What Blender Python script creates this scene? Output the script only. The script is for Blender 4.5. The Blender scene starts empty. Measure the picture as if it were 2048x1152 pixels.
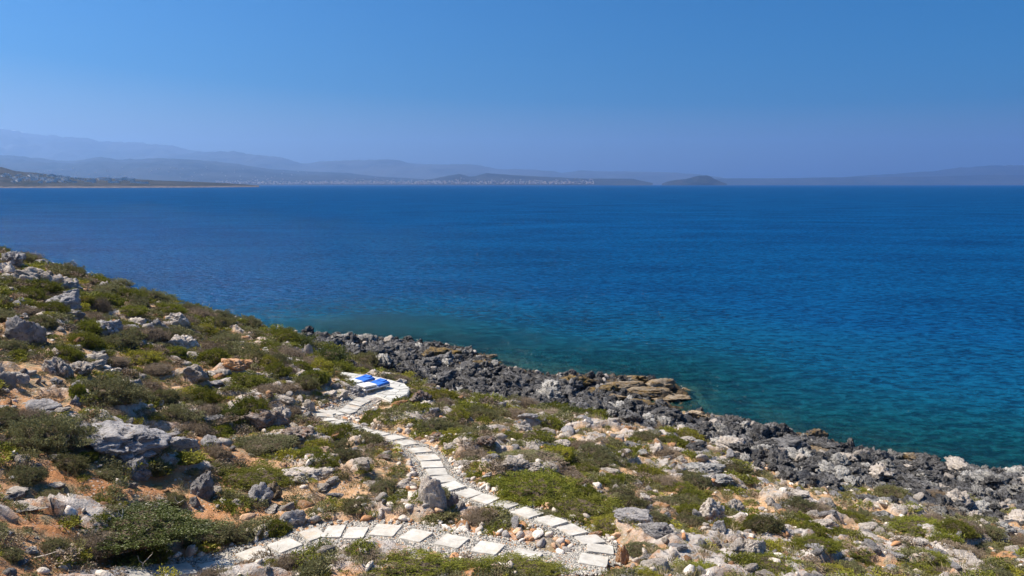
import bpy, bmesh, math, random
import numpy as np
from mathutils import Vector, Matrix, Euler
R = math.radians
random.seed(7)
rng = np.random.default_rng(11)
S = bpy.context.scene
COL = S.collection

# ------------------------------------------------------------------ camera, sky, sun, exposure
EYE = 13.0            # metres above the sea
FPX = 1500.0          # focal length in pixels of a 2048 wide picture
PITCH = R(7.86)
cam_d = bpy.data.cameras.new('camera')
cam = bpy.data.objects.new('camera', cam_d)
COL.objects.link(cam)
cam.location = (0, 0, EYE)
cam.rotation_euler = (math.pi / 2 - PITCH, 0, 0)
cam_d.sensor_width = 36.0
cam_d.lens = 36.0 * FPX / 2048.0
cam_d.clip_start = 0.1
cam_d.clip_end = 200000.0
S.camera = cam

SUN_EL, SUN_AZ = 54.0, -80.0      # azimuth in degrees clockwise from the view direction (+Y)
W = bpy.data.worlds.new('World')
S.world = W
W.use_nodes = True
wn, wl = W.node_tree.nodes, W.node_tree.links
wn.clear()
sky = wn.new('ShaderNodeTexSky')
sky.sky_type = 'NISHITA'
sky.sun_disc = False
sky.sun_elevation = R(SUN_EL)
sky.sun_rotation = R(SUN_AZ)
sky.altitude = 0
sky.air_density = 1.0
sky.dust_density = 2.8
sky.ozone_density = 7.0
hs_n = wn.new('ShaderNodeHueSaturation')
hs_n.inputs['Saturation'].default_value = 2.1
bg = wn.new('ShaderNodeBackground')
bg.inputs['Strength'].default_value = 0.069
wo = wn.new('ShaderNodeOutputWorld')
wl.new(sky.outputs[0], hs_n.inputs['Color'])
wl.new(hs_n.outputs[0], bg.inputs['Color'])
wl.new(bg.outputs[0], wo.inputs['Surface'])

sl = bpy.data.lights.new('sun', 'SUN')
sl.energy = 5.0
sl.angle = R(0.55)
sl.color = (1.0, 0.91, 0.78)
sun = bpy.data.objects.new('sun', sl)
COL.objects.link(sun)
sd = Vector((math.sin(R(SUN_AZ)) * math.cos(R(SUN_EL)), math.cos(R(SUN_AZ)) * math.cos(R(SUN_EL)), math.sin(R(SUN_EL))))
sun.rotation_euler = sd.to_track_quat('Z', 'Y').to_euler()
sun.location = (0, 0, 60)

S.view_settings.view_transform = 'Standard'
S.view_settings.look = 'None'
S.view_settings.exposure = 0.66
S.view_settings.gamma = 1.0
S.view_settings.use_curve_mapping = False
S.render.engine = 'CYCLES'
S.cycles.use_denoising = True
S.cycles.max_bounces = 6
S.cycles.transparent_max_bounces = 8
S.cycles.volume_bounces = 2

# ------------------------------------------------------------------ helpers
def tag(o, label=None, cat=None, group=None, kind=None):
    if label: o['label'] = label
    if cat: o['category'] = cat
    if group: o['group'] = group
    if kind: o['kind'] = kind
    return o

def mesh_np(name, v, f, smooth=False, attrs=None):
    """mesh from numpy arrays; f is (n,3) or (n,4)"""
    me = bpy.data.meshes.new(name)
    v = np.asarray(v, np.float32); f = np.asarray(f, np.int32)
    me.vertices.add(len(v)); me.vertices.foreach_set('co', v.ravel())
    k = f.shape[1]
    me.loops.add(f.size); me.loops.foreach_set('vertex_index', f.ravel())
    me.polygons.add(len(f))
    me.polygons.foreach_set('loop_start', np.arange(0, f.size, k, dtype=np.int32))
    me.polygons.foreach_set('loop_total', np.full(len(f), k, np.int32))
    if smooth: me.polygons.foreach_set('use_smooth', np.ones(len(f), bool))
    me.update(calc_edges=True)
    for n, a in (attrs or {}).items():
        at_ = me.attributes.new(n, 'FLOAT', 'POINT')
        at_.data.foreach_set('value', np.asarray(a, np.float32))
    return me

def link(name, me, mat=None, parent=None, loc=None, rot=None):
    o = bpy.data.objects.new(name, me)
    COL.objects.link(o)
    if mat is not None and me is not None and len(me.materials) == 0:
        me.materials.append(mat)
    if parent is not None: o.parent = parent
    if loc is not None: o.location = loc
    if rot is not None: o.rotation_euler = rot
    return o

# gradient noise in numpy
_perm = np.random.default_rng(3).permutation(512).astype(np.int64)
_grad = np.random.default_rng(4).normal(size=(512, 3)); _grad /= np.linalg.norm(_grad, axis=1)[:, None]
def gnoise(x, y, z=0.0):
    x, y, z = np.broadcast_arrays(np.asarray(x, float), np.asarray(y, float), np.asarray(z, float))
    xi, yi, zi = np.floor(x).astype(np.int64), np.floor(y).astype(np.int64), np.floor(z).astype(np.int64)
    xf, yf, zf = x - xi, y - yi, z - zi
    u, v, w = (t * t * t * (t * (t * 6 - 15) + 10) for t in (xf, yf, zf))
    out = 0
    for dx in (0, 1):
        for dy in (0, 1):
            for dz in (0, 1):
                h = _perm[(_perm[(_perm[(xi + dx) & 511] + yi + dy) & 511] + zi + dz) & 511]
                g = _grad[h]
                d = g[..., 0] * (xf - dx) + g[..., 1] * (yf - dy) + g[..., 2] * (zf - dz)
                out = out + d * (u if dx else 1 - u) * (v if dy else 1 - v) * (w if dz else 1 - w)
    return out * 1.6
def fbm(x, y, z=0.0, o=5, lac=2.03, g=0.5):
    s, a = 0, 1.0
    for i in range(o):
        s = s + a * gnoise(x * lac ** i + 13.7 * i, y * lac ** i + 5.1 * i, z * lac ** i + 9.3 * i); a *= g
    return s
def ridged(x, y, z=0.0, o=5, lac=2.1, g=0.55):
    s, a, t = 0, 1.0, 0
    for i in range(o):
        s = s + a * (1 - 2 * np.abs(gnoise(x * lac ** i + 3.7 * i, y * lac ** i + 15.1 * i, z * lac ** i + 7.3 * i))); t += a; a *= g
    return s / t
def sstep(a, b, x):
    t = np.clip((x - a) / (b - a), 0, 1)
    return t * t * (3 - 2 * t)

cP, sP = math.cos(PITCH), math.sin(PITCH)
def ray(px, py):
    cx, cy = (px - 1024) / FPX, (576 - py) / FPX
    return np.array([cx, cP + cy * sP, -sP + cy * cP])
def at_z(px, py, z):
    d = ray(px, py); t = (z - EYE) / d[2]
    return np.array([0, 0, EYE]) + d * t
def proj(x, y, z):
    dz = z - EYE
    f = y * cP - dz * sP
    u = y * sP + dz * cP
    f = np.maximum(f, 1e-3)
    return 1024 + FPX * x / f, 576 - FPX * u / f, f

# ------------------------------------------------------------------ node material helper
class NT:
    def __init__(s, name):
        s.m = bpy.data.materials.new(name); s.m.use_nodes = True
        s.t = s.m.node_tree; s.t.nodes.clear()
        s.out = s.t.nodes.new('ShaderNodeOutputMaterial')
    def n(s, ty, **kw):
        nd = s.t.nodes.new(ty)
        for k, v in kw.items():
            if k.startswith('_'): setattr(nd, k[1:], v)
            else:
                k2 = k.replace('_', ' ')
                sock = nd.inputs[k2] if k2 in nd.inputs else nd.inputs[int(k)]
                s.put(sock, v)
        return nd
    def put(s, sock, v):
        if isinstance(v, bpy.types.NodeSocket): s.t.links.new(v, sock)
        elif isinstance(v, bpy.types.Node): s.t.links.new(v.outputs[0], sock)
        else:
            if isinstance(v, tuple) and len(v) == 3 and sock.type == 'RGBA': v = v + (1,)
            sock.default_value = v
    def co(s): return s.n('ShaderNodeTexCoord').outputs['Object']
    def pos(s): return s.n('ShaderNodeNewGeometry').outputs['Position']
    def mapping(s, vec, scale=(1, 1, 1), rot=(0, 0, 0), loc=(0, 0, 0)):
        m = s.n('ShaderNodeMapping'); s.put(m.inputs['Vector'], vec)
        m.inputs['Scale'].default_value = scale; m.inputs['Rotation'].default_value = rot; m.inputs['Location'].default_value = loc
        return m.outputs[0]
    def noise(s, vec, scale, detail=4.0, rough=0.55, dist=0.0):
        n = s.n('ShaderNodeTexNoise'); s.put(n.inputs['Vector'], vec)
        n.inputs['Scale'].default_value = scale; n.inputs['Detail'].default_value = detail
        n.inputs['Roughness'].default_value = rough; n.inputs['Distortion'].default_value = dist
        return n.outputs['Fac']
    def voro(s, vec, scale, feat='F1', out='Distance'):
        n = s.n('ShaderNodeTexVoronoi'); n.feature = feat; s.put(n.inputs['Vector'], vec); n.inputs['Scale'].default_value = scale
        return n.outputs[out]
    def rmp(s, v, a, b, c=0.0, d=1.0, smooth=True):
        n = s.n('ShaderNodeMapRange'); n.interpolation_type = 'SMOOTHSTEP' if smooth else 'LINEAR'; n.clamp = True
        s.put(n.inputs[0], v)
        for i, q in enumerate((a, b, c, d)): s.put(n.inputs[i + 1], q)
        return n.outputs[0]
    def math(s, op, a, b=0.0, c=None):
        n = s.n('ShaderNodeMath'); n.operation = op; s.put(n.inputs[0], a); s.put(n.inputs[1], b)
        if c is not None: s.put(n.inputs[2], c)
        return n.outputs[0]
    def mix(s, f, a, b, mode='MIX'):
        n = s.n('ShaderNodeMix'); n.data_type = 'RGBA'; n.blend_type = mode
        s.put(n.inputs[0], f); s.put(n.inputs[6], a); s.put(n.inputs[7], b)
        return n.outputs[2]
    def attr(s, name, out='Fac'):
        n = s.n('ShaderNodeAttribute'); n.attribute_name = name
        return n.outputs[out]
    def rand(s): return s.n('ShaderNodeObjectInfo').outputs['Random']
    def bump(s, h, dist, strength=1.0, normal=None):
        n = s.n('ShaderNodeBump'); s.put(n.inputs['Height'], h); n.inputs['Distance'].default_value = dist; n.inputs['Strength'].default_value = strength
        if normal is not None: s.put(n.inputs['Normal'], normal)
        return n.outputs[0]
    def bsdf(s, color, rough=0.9, normal=None, spec=0.25, **kw):
        b = s.n('ShaderNodeBsdfPrincipled'); s.put(b.inputs['Base Color'], color); s.put(b.inputs['Roughness'], rough)
        b.inputs['Specular IOR Level'].default_value = spec
        if normal is not None: s.put(b.inputs['Normal'], normal)
        for k, v in kw.items(): s.put(b.inputs[k.replace('_', ' ')], v)
        s.t.links.new(b.outputs[0], s.out.inputs['Surface'])
        return b
M = {}

# ------------------------------------------------------------------ the lie of the land
# (column, row, height above the sea) of points read off the slope, and world points outside the view
PIX = [(0,1150,6.6),(0,1000,6.7),(0,880,7.0),(0,760,7.5),(0,680,8.0),(0,590,8.8),(0,520,9.3),
 (100,545,8.3),(200,578,7.5),(300,604,6.7),(400,638,5.6),(500,662,4.5),
 (200,650,7.0),(200,750,6.9),(200,880,6.6),(200,1020,5.9),(200,1150,5.5),
 (400,720,5.9),(400,820,5.6),(400,950,5.2),(400,1060,4.95),(500,1120,4.9),
 (600,760,4.9),(600,700,3.7),(600,900,4.8),(620,1060,4.9),
 (740,765,3.85),(670,748,3.9),(815,782,3.7),(680,835,4.4),(725,808,4.0),
 (850,905,4.6),(870,960,4.8),(1090,1050,4.9),(1200,1130,4.8),(800,1060,4.9),(800,1150,5.1),
 (1000,850,3.5),(1000,900,4.1),(1000,1000,4.6),(1300,880,2.5),(1300,1000,3.9),(1300,1120,4.6),
 (1500,930,2.2),(1500,1000,3.1),(1500,1120,4.3),(1800,1010,2.0),(1800,1100,3.4),(1800,1150,4.0),
 (2048,1010,1.5),(2048,1100,2.7),(2048,1150,3.4),
 (560,690,2.6),(620,715,2.6),(760,735,2.2),(860,785,2.0),(1000,818,1.9),(1150,835,1.7),
 (560,674,0.2),(620,678,0.2),(700,685,0.2),(780,688,0.2),(860,694,0.15),(940,706,0.1),(985,732,0.1),(1050,750,0.1),(1110,756,0.15),
 (1180,764,0.15),(1240,764,0.15),(1300,766,0.12),(1390,784,0.05),(1330,808,0),(1380,834,0.1),(1470,853,0.15),(1560,866,0.2),(1640,880,0.1),
 (1690,905,0),(1780,912,0.1),(1880,940,0.15),(1960,955,0.15),(2048,960,0.15),
 (700,668,-1.6),(860,672,-1.4),(1000,705,-0.7),(1100,730,-0.5),(1200,735,-0.9),(1400,765,-0.8),(1480,820,-0.9),(1700,870,-0.7),(1900,905,-1.2),(2040,925,-1.5)]
WPT = [(0,0,8.0),(-15,0,9.5),(15,0,7.0),(0,8,6.4),(-8,7,7.4),(9,8,5.9),(-30,-5,12),(30,0,4.5),(-45,20,11.5),(-30,10,9.5),(40,14,1.0),(60,10,-2.0),(36,24,0.0),(50,30,-4),
 (-20,62,-0.4),(-35,62,-0.3),(-60,62,0.2),(-80,60,0.5),(-28,52,3.0),(-50,50,4.5),(-65,45,8),(-30,75,-5),(0,78,-5),(-60,80,-6),(20,60,-4),(30,45,-3.5),(50,60,-8),(75,40,-8),
 (0,-20,13),(-40,-20,16),(40,-20,8),(75,0,-3),(75,-20,3),(-80,0,16),(-80,30,13),(-80,100,-10),(0,110,-11),(80,110,-13)]
CP = np.array([at_z(a, b, c) for a, b, c in PIX] + [list(p) for p in WPT])
def _tps(r): return r * r * np.log(np.maximum(r, 1e-6))
def _fit():
    n = len(CP); q = CP[:, :2] / 30.0
    K = _tps(np.linalg.norm(q[:, None] - q[None], axis=2)) + np.eye(n) * 0.004
    P = np.hstack([np.ones((n, 1)), q]); A = np.zeros((n + 3, n + 3))
    A[:n, :n] = K; A[:n, n:] = P; A[n:, :n] = P.T
    return np.linalg.solve(A, np.concatenate([CP[:, 2], np.zeros(3)]))
_w = _fit()
def hsm(x, y):
    x = np.asarray(x, float); y = np.asarray(y, float); sh = x.shape
    q = np.stack([x.ravel(), y.ravel()], 1) / 30.0
    out = _w[-3] + q @ _w[-2:]
    for i in range(len(CP)):
        r2 = ((q - CP[i, :2] / 30.0) ** 2).sum(1)
        out += _w[i] * 0.5 * r2 * np.log(np.maximum(r2, 1e-12))
    return out.reshape(sh)
def hit_smooth(px, py):
    d = ray(px, py); t = np.linspace(9, 90, 700)
    X = d[0] * t; Y = d[1] * t; Z = EYE + d[2] * t
    g = hsm(X, Y); k = np.argmax(Z < g)
    if Z[k] >= g[k]: return at_z(px, py, 0)
    return np.array([X[k], Y[k], g[k]])

# paving slab centres read off the photograph, in walking order
UP_PX = [(735,799),(724,805),(714,812),(704,819),(694,826),(672,829),(653,829),(650,836),(659,844),(678,849),(699,857),(725,866),(755,872.5),(787,880),(815,891),(841,906),(856,921),(865,934.5),
 (874,949),(887,964),(906,979),(938,993),(970,1004),(1008,1015),(1054,1033),(1102,1050),(1145,1068),(1180,1086),(1200,1107),(1188,1130)]
LO_PX = [(1050,1122),(976,1106),(903,1093),(832,1078),(771,1069),(712,1075),(668,1073),(626,1077),(570,1099),(510,1119),(435,1140),(358,1150),(262,1153)]
UP = np.array([hit_smooth(*p) for p in UP_PX]); LO = np.array([hit_smooth(*p) for p in LO_PX])
JOIN = np.array([UP[-1], hit_smooth(1120, 1140), LO[0]])
PLAT_Z = 3.95
PLAT_PX = [(662,750),(671,745.5),(693,745),(725,750),(761,755),(786,762),(808,767),(819,777),(815,789),(799,797),(781,804),(762,796),(741,791),(730,787),(716,776),(701,767),(675,755.5)]
PLAT = np.array([at_z(a, b, PLAT_Z)[:2] for a, b in PLAT_PX])
def dist_poly(x, y, P):
    d = np.full(np.shape(x), 1e9)
    for a, b in zip(P[:-1], P[1:]):
        ab = b[:2] - a[:2]; L = (ab ** 2).sum() + 1e-9
        t = np.clip(((x - a[0]) * ab[0] + (y - a[1]) * ab[1]) / L, 0, 1)
        d = np.minimum(d, np.hypot(x - a[0] - t * ab[0], y - a[1] - t * ab[1]))
    return d
def inside(x, y, P):
    c = np.zeros(np.shape(x), bool); n = len(P)
    for i in range(n):
        x1, y1 = P[i][:2]; x2, y2 = P[(i + 1) % n][:2]
        c ^= ((y1 > y) != (y2 > y)) & (x < (x2 - x1) * (y - y1) / (y2 - y1 + 1e-12) + x1)
    return c
def d_path(x, y): return np.minimum(np.minimum(dist_poly(x, y, UP), dist_poly(x, y, LO)), dist_poly(x, y, JOIN))
def d_plat(x, y):
    d = dist_poly(x, y, np.vstack([PLAT, PLAT[:1]]))
    return np.where(inside(x, y, PLAT), -d, d)

def shore_mask(x, y, h):
    th = np.where(x < 4, 2.45 - .045 * (x + 12), 1.73 + np.minimum(.045 * (x - 4), .5))
    return sstep(0.45, -0.35, h + 0.95 * fbm(x * .30, y * .30, 2.2, 5, 2.1, .6) - th)
def rock_mask(x, y):
    # outcrops run along the slope from upper left to lower right
    c, s_ = math.cos(-0.5), math.sin(-0.5)
    u, v = x * c - y * s_, x * s_ + y * c
    n = fbm(u * .22, v * .6, 7.7, 5) + 0.25 * gnoise(x * .08, y * .08, 4) + 0.004 * np.clip(x, -20, 30)
    return sstep(0.18, 0.36, n)
def land(x, y):
    h = hsm(x, y)
    dp, dq = d_path(x, y), d_plat(x, y)
    calm = sstep(0.55, 1.4, dp) * sstep(0.1, 1.0, dq)
    sh = shore_mask(x, y, h); rk = rock_mask(x, y) * (1 - sh)
    uw = sstep(0.1, -0.8, h)
    rg = ridged(x * .55, y * .55, 1.1, 6, g=.62)
    ro = fbm(x * .5, y * .5, 5.5, 5) * 0.20
    ro += rk * (0.10 + 0.30 * np.abs(ridged(x * .7, y * .7, 3.3, 4)))
    ro += sh * (1 - .3 * uw) * ((rg - .40) * 0.95)
    ro += np.where(h > .1, .18, .65) * np.tanh((h - .1) / .25)
    ro += 0.05 * fbm(x * 2.5, y * 2.5, .5, 3)
    z = h + ro * calm
    # cut for the terrace
    z = np.where(dq < 0.45, np.minimum(z, PLAT_Z - 0.10 - 0.02), z)
    z = z - 0.12 * sstep(.75, .45, dp) * 0
    return z, h, sh, rk, calm
def graded(parts):
    o = [parts[0][0]]
    for a, b, s0 in parts:
        n = max(1, int(round((b - a) / s0))); o += list(np.linspace(a, b, n + 1)[1:])
    return np.array(o)
gx = graded([(-85, -45, 1.0), (-45, -26, .28), (-26, 26, .125), (26, 45, .35), (45, 85, 1.5)])
gy = graded([(-22, 8, 1.5), (8, 11, .3), (11, 32, .105), (32, 46, .16), (46, 68, .22), (68, 110, 1.0)])
GX, GY = np.meshgrid(gx, gy, indexing='ij')
GZ, GH, GSH, GRK, GCALM = land(GX, GY)
def grid_faces(nx, ny):
    i = np.arange(nx * ny).reshape(nx, ny)
    return np.stack([i[:-1, :-1], i[1:, :-1], i[1:, 1:], i[:-1, 1:]], -1).reshape(-1, 4)
def ground(x, y, A=None):
    A = GZ if A is None else A
    x = np.clip(np.asarray(x, float), gx[0], gx[-1] - 1e-6); y = np.clip(np.asarray(y, float), gy[0], gy[-1] - 1e-6)
    i = np.clip(np.searchsorted(gx, x, 'right') - 1, 0, len(gx) - 2); j = np.clip(np.searchsorted(gy, y, 'right') - 1, 0, len(gy) - 2)
    tx = (x - gx[i]) / (gx[i + 1] - gx[i]); ty = (y - gy[j]) / (gy[j + 1] - gy[j])
    return (A[i, j] * (1 - tx) + A[i + 1, j] * tx) * (1 - ty) + (A[i, j + 1] * (1 - tx) + A[i + 1, j + 1] * tx) * ty
def hit(px, py):
    d = ray(px, py); t = np.linspace(9, 95, 2400)
    X, Y, Z = d[0] * t, d[1] * t, EYE + d[2] * t
    g = np.maximum(ground(X, Y), -0.3); k = int(np.argmax(Z < g))
    if not Z[k] < g[k]: return at_z(px, py, 0)
    return np.array([X[k], Y[k], ground(X[k], Y[k])])

wet = sstep(0.85, 0.15, GZ) * GSH
nr = fbm(GX * .2, GY * .2, 8.8, 4)
red = np.clip(sstep(26, 14, GY) * 0.75 + 0.5 * nr + 0.25 * sstep(-2, -14, GX), 0, 1)
terr = mesh_np('hillside', np.stack([GX, GY, GZ], -1).reshape(-1, 3), grid_faces(*GX.shape), True,
               {'shore': GSH.ravel(), 'rock': (GRK * GCALM).ravel(), 'wet': wet.ravel(), 'red': red.ravel(), 'track': (1 - GCALM).ravel()})

def hill_material():
    s = NT('hillside_ground'); p = s.pos()
    n1 = s.noise(p, 0.9, 6, .6); n2 = s.noise(p, 4.5, 5, .65); n3 = s.noise(p, 22, 4, .7)
    soil = s.mix(s.rmp(n2, .35, .65), (0.78, 0.54, 0.33), (0.66, 0.40, 0.20))
    soil = s.mix(s.math('MULTIPLY', s.attr('red'), s.rmp(n1, .3, .6, .5, 1)), soil, s.mix(s.rmp(n3, .35, .7), (0.54, 0.25, 0.11), (0.42, 0.175, 0.065)))
    lit = s.mix(s.rmp(n3, .35, .65), (0.26, 0.20, 0.11), (0.46, 0.36, 0.22))
    soil = s.mix(s.rmp(s.noise(p, 1.7, 6, .7), .5, .62), soil, lit)
    v = s.voro(p, 11.0); vc = s.voro(p, 11.0, out='Color')
    gray = s.mix(s.n('ShaderNodeSeparateColor', Color=vc).outputs[0], (0.40, 0.35, 0.29), (0.74, 0.66, 0.56))
    soil = s.mix(s.math('MULTIPLY', s.rmp(v, .32, .24), s.rmp(s.noise(p, 1.3, 3), .42, .6)), soil, gray)
    rock = s.mix(s.rmp(n2, .3, .7), (0.46, 0.41, 0.36), (0.70, 0.63, 0.55))
    rock = s.mix(s.rmp(s.noise(p, 2.7, 5, .7), .52, .66), rock, (0.12, 0.12, 0.125))
    rock = s.mix(s.rmp(s.noise(p, 1.1, 4, .7), .56, .68, 0, .8), rock, (0.42, 0.25, 0.12))
    rm = s.math('MULTIPLY', s.attr('rock'), s.rmp(n2, .3, .5))
    c = s.mix(rm, soil, rock)
    dk = s.mix(s.rmp(n3, .35, .7), (0.035, 0.036, 0.040), (0.13, 0.13, 0.135))
    dk = s.mix(s.rmp(s.noise(p, 3.3, 6, .75), .52, .66), dk, (0.34, 0.33, 0.31))
    shm = s.rmp(s.math('ADD', s.attr('shore'), s.math('MULTIPLY', s.math('SUBTRACT', n1, .5), .9)), .35, .6)
    c = s.mix(shm, c, dk)
    wt = s.mix(s.rmp(n2, .35, .65), (0.12, 0.075, 0.025), (0.035, 0.03, 0.022))
    wt = s.mix(s.rmp(n1, .55, .7), wt, (0.28, 0.19, 0.11))
    c = s.mix(s.math('MULTIPLY', s.attr('wet'), .85), c, wt)
    # sea bed: pale sand patches and weedy rock
    sep = s.n('ShaderNodeSeparateXYZ', Vector=p).outputs['Z']
    bed = s.mix(s.rmp(s.noise(p, .35, 5, .6), .44, .58), (0.025, 0.022, 0.016), (0.15, 0.145, 0.10))
    c = s.mix(s.rmp(sep, -0.1, -0.45), c, bed)
    hgt = s.math('ADD', s.math('MULTIPLY', n3, .5), s.math('ADD', s.math('MULTIPLY', n2, 1.0), s.math('MULTIPLY', s.noise(p, 60, 3), .25)))
    s.bsdf(c, 0.95, s.bump(hgt, 0.14, .9), .15)
    return s.m
M['hill'] = hill_material()
hillside = link('hillside', terr, M['hill'])
tag(hillside, kind='structure')

# ------------------------------------------------------------------ sea
def sea_mesh():
    FAR = 44000.0
    def grow(a, s0, lim, k=1.13):
        o = [a]
        while o[-1] < lim:
            o.append(o[-1] + s0); s0 *= k
        o[-1] = lim; return o
    xs = np.array([-v for v in grow(80, 2.5, FAR)][::-1] + list(np.arange(-79.2, 80, .8)) + grow(80, 2.5, FAR))
    ys = np.array([-v for v in grow(20, 6, FAR, 1.3)][::-1] + list(np.arange(-15, 20, 5.0)) + list(np.arange(20, 100, .7)) + grow(100, 2.0, FAR))
    xs = np.unique(np.round(xs, 3)); ys = np.unique(np.round(ys, 3))
    X, Y = np.meshgrid(xs, ys, indexing='ij')
    h = hsm(np.clip(X, -80, 80), np.clip(Y, -20, 105))
    far = np.maximum(np.hypot(np.maximum(np.abs(X) - 70, 0), np.maximum(Y - 100, 0)), 0)
    d = np.maximum(-h + .5 * np.tanh(np.maximum(-h, 0) / .3), 0) + far * .12 + np.maximum(Y - 70, 0) * .03
    return mesh_np('sea', np.stack([X, Y, X * 0], -1).reshape(-1, 3), grid_faces(*X.shape), True, {'depth': np.minimum(d, 60).ravel()})
def sea_material():
    s = NT('sea_water'); p = s.pos()
    dep = s.attr('depth')
    dep = s.math('ADD', dep, s.math('MULTIPLY', s.math('SUBTRACT', s.noise(p, .045, 4, .5), .5), s.math('MINIMUM', dep, 6.0)))
    ramp = s.n('ShaderNodeValToRGB'); s.put(ramp.inputs[0], s.math('DIVIDE', dep, 30.0))
    cr = ramp.color_ramp
    cr.elements[0].position = 0; cr.elements[0].color = (0.004, 0.078, 0.085, 1)
    cr.elements[1].position = 1; cr.elements[1].color = (0.0006, 0.046, 0.146, 1)
    for q, c in ((.05, (0.002, 0.063, 0.090, 1)), (.12, (0.0014, 0.058, 0.120, 1)), (.30, (0.0007, 0.046, 0.136, 1))):
        e = cr.elements.new(q); e.color = c
    body_c = ramp.outputs[0]
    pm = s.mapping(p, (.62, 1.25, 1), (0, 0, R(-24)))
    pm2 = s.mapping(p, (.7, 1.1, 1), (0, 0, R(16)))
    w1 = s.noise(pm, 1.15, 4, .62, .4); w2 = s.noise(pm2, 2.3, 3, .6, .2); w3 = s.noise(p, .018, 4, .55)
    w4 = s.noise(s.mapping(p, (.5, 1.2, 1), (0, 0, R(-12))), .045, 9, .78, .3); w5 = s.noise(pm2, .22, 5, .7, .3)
    # crest light and wave-back shade painted into the body colour; breeze patches far out
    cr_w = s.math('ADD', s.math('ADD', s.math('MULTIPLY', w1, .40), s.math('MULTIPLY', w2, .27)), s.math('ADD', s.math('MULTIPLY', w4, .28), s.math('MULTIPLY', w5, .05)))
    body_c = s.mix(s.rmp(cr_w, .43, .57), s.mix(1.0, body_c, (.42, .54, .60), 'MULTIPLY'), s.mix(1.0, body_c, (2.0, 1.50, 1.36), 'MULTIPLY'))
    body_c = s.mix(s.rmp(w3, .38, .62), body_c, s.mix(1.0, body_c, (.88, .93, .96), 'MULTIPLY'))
    hgt = s.math('ADD', s.math('MULTIPLY', w1, 1.0), s.math('ADD', s.math('MULTIPLY', w2, .30), s.math('MULTIPLY', w5, 1.3)))
    nor = s.bump(hgt, .50, 1.0)
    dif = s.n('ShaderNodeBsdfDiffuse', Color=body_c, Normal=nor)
    tr = s.n('ShaderNodeBsdfTransparent', Color=(0.55, 0.86, 0.88))
    k = s.math('POWER', 2.718, s.math('MULTIPLY', s.attr('depth'), -0.6))
    body = s.n('ShaderNodeMixShader'); s.put(body.inputs[0], s.math('MULTIPLY', k, .88)); s.put(body.inputs[1], dif); s.put(body.inputs[2], tr)
    gl = s.n('ShaderNodeBsdfGlossy', Color=(1, 1, 1), Roughness=.12, Normal=nor)
    fr = s.n('ShaderNodeFresnel', IOR=1.33, Normal=nor)
    mx = s.n('ShaderNodeMixShader'); s.put(mx.inputs[0], s.math('MULTIPLY', s.math('MINIMUM', fr.outputs[0], .10), .9)); s.put(mx.inputs[1], body); s.put(mx.inputs[2], gl)
    s.t.links.new(mx.outputs[0], s.out.inputs['Surface'])
    return s.m
M['sea'] = sea_material()
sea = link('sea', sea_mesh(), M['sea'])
tag(sea, kind='structure')

# ------------------------------------------------------------------ far land: headland, ranges, island
def far_px(px, d, py=368.3):
    """world point at depth d seen at that column and row"""
    r_ = ray(px, py); t = d / r_[1]
    return r_[0] * t, d, EYE + r_[2] * t
def relief(name, prof, d_shore, d_ridge, d_back, mat, step=3.0, rough=.12, nv=46, base=0.0, seed=0, power=.8):
    prof = np.array(prof, float)
    cols = np.arange(prof[0, 0], prof[-1, 0] + .1, step)
    top = np.interp(cols, prof[:, 0], prof[:, 1])
    V = []
    for c, t in zip(cols, top):
        ds = d_shore(c) if callable(d_shore) else d_shore
        xr, yr, zr = far_px(c, d_ridge, t)
        zr = max(zr, 3.0)
        for k in range(nv):
            v = k / (nv - 1) * 1.25
            d = ds + (d_ridge - ds) * v if v <= 1 else d_ridge + (d_back - d_ridge) * (v - 1) / .25
            slope = (c - 1024) / FPX
            x = slope * d / cP
            prof_v = v ** power if v <= 1 else 1 - ((v - 1) / .25) ** 1.2
            V.append((x, d, zr * prof_v, zr, v))
    V = np.array(V)
    sc = (d_back - (d_shore(cols[0]) if callable(d_shore) else d_shore)) / 5.0
    nz = ridged(V[:, 0] / sc, V[:, 1] / sc, seed + .3, 6)
    env = np.where(V[:, 4] <= 1, np.sin(np.clip(V[:, 4], 0, 1) * math.pi * .93 + .0), .1)
    z = V[:, 2] + (nz - .35) * V[:, 3] * rough * 2.2 * env + V[:, 3] * .03 * fbm(V[:, 0] / sc * 6, V[:, 1] / sc * 6, seed, 3)
    z = np.where(V[:, 4] <= 0.001, -2.0, np.maximum(z, 0.6)) + base
    z = np.where(V[:, 4] >= 1.249, -2.0, z)
    me = mesh_np(name, np.stack([V[:, 0], V[:, 1], z], 1), grid_faces(len(cols), nv), True)
    o = link(name, me, mat); tag(o, kind='structure')
    return o
def far_material(name, c1, c2, scale, snow=None, strip=None):
    s = NT(name); p = s.pos()
    c = s.mix(s.rmp(s.noise(p, scale, 6, .65), .38, .62), c1, c2)
    c = s.mix(s.rmp(s.noise(p, scale * 7, 4, .65), .5, .65), c, s.mix(.5, c2, (0.05, 0.05, 0.048)))
    z = s.n('ShaderNodeSeparateXYZ', Vector=p).outputs['Z']
    if snow: c = s.mix(s.rmp(s.math('ADD', z, s.math('MULTIPLY', s.noise(p, .0012, 5, .6), 900)), snow, snow + 120), c, (0.8, 0.82, 0.85))
    if strip: c = s.mix(s.rmp(s.math('ADD', z, s.math('MULTIPLY', s.noise(p, .02, 4), strip)), strip * 1.35, strip * 1.0), c, s.mix(s.rmp(s.noise(p, .05, 4), .4, .6), (0.15, 0.125, 0.11), (0.08, 0.07, 0.07)))
    s.bsdf(c, .95, None, .1)
    return s.m
M['range'] = far_material('mountain_ground', (0.03, 0.04, 0.05), (0.065, 0.07, 0.075), .0004, snow=2760)
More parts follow.
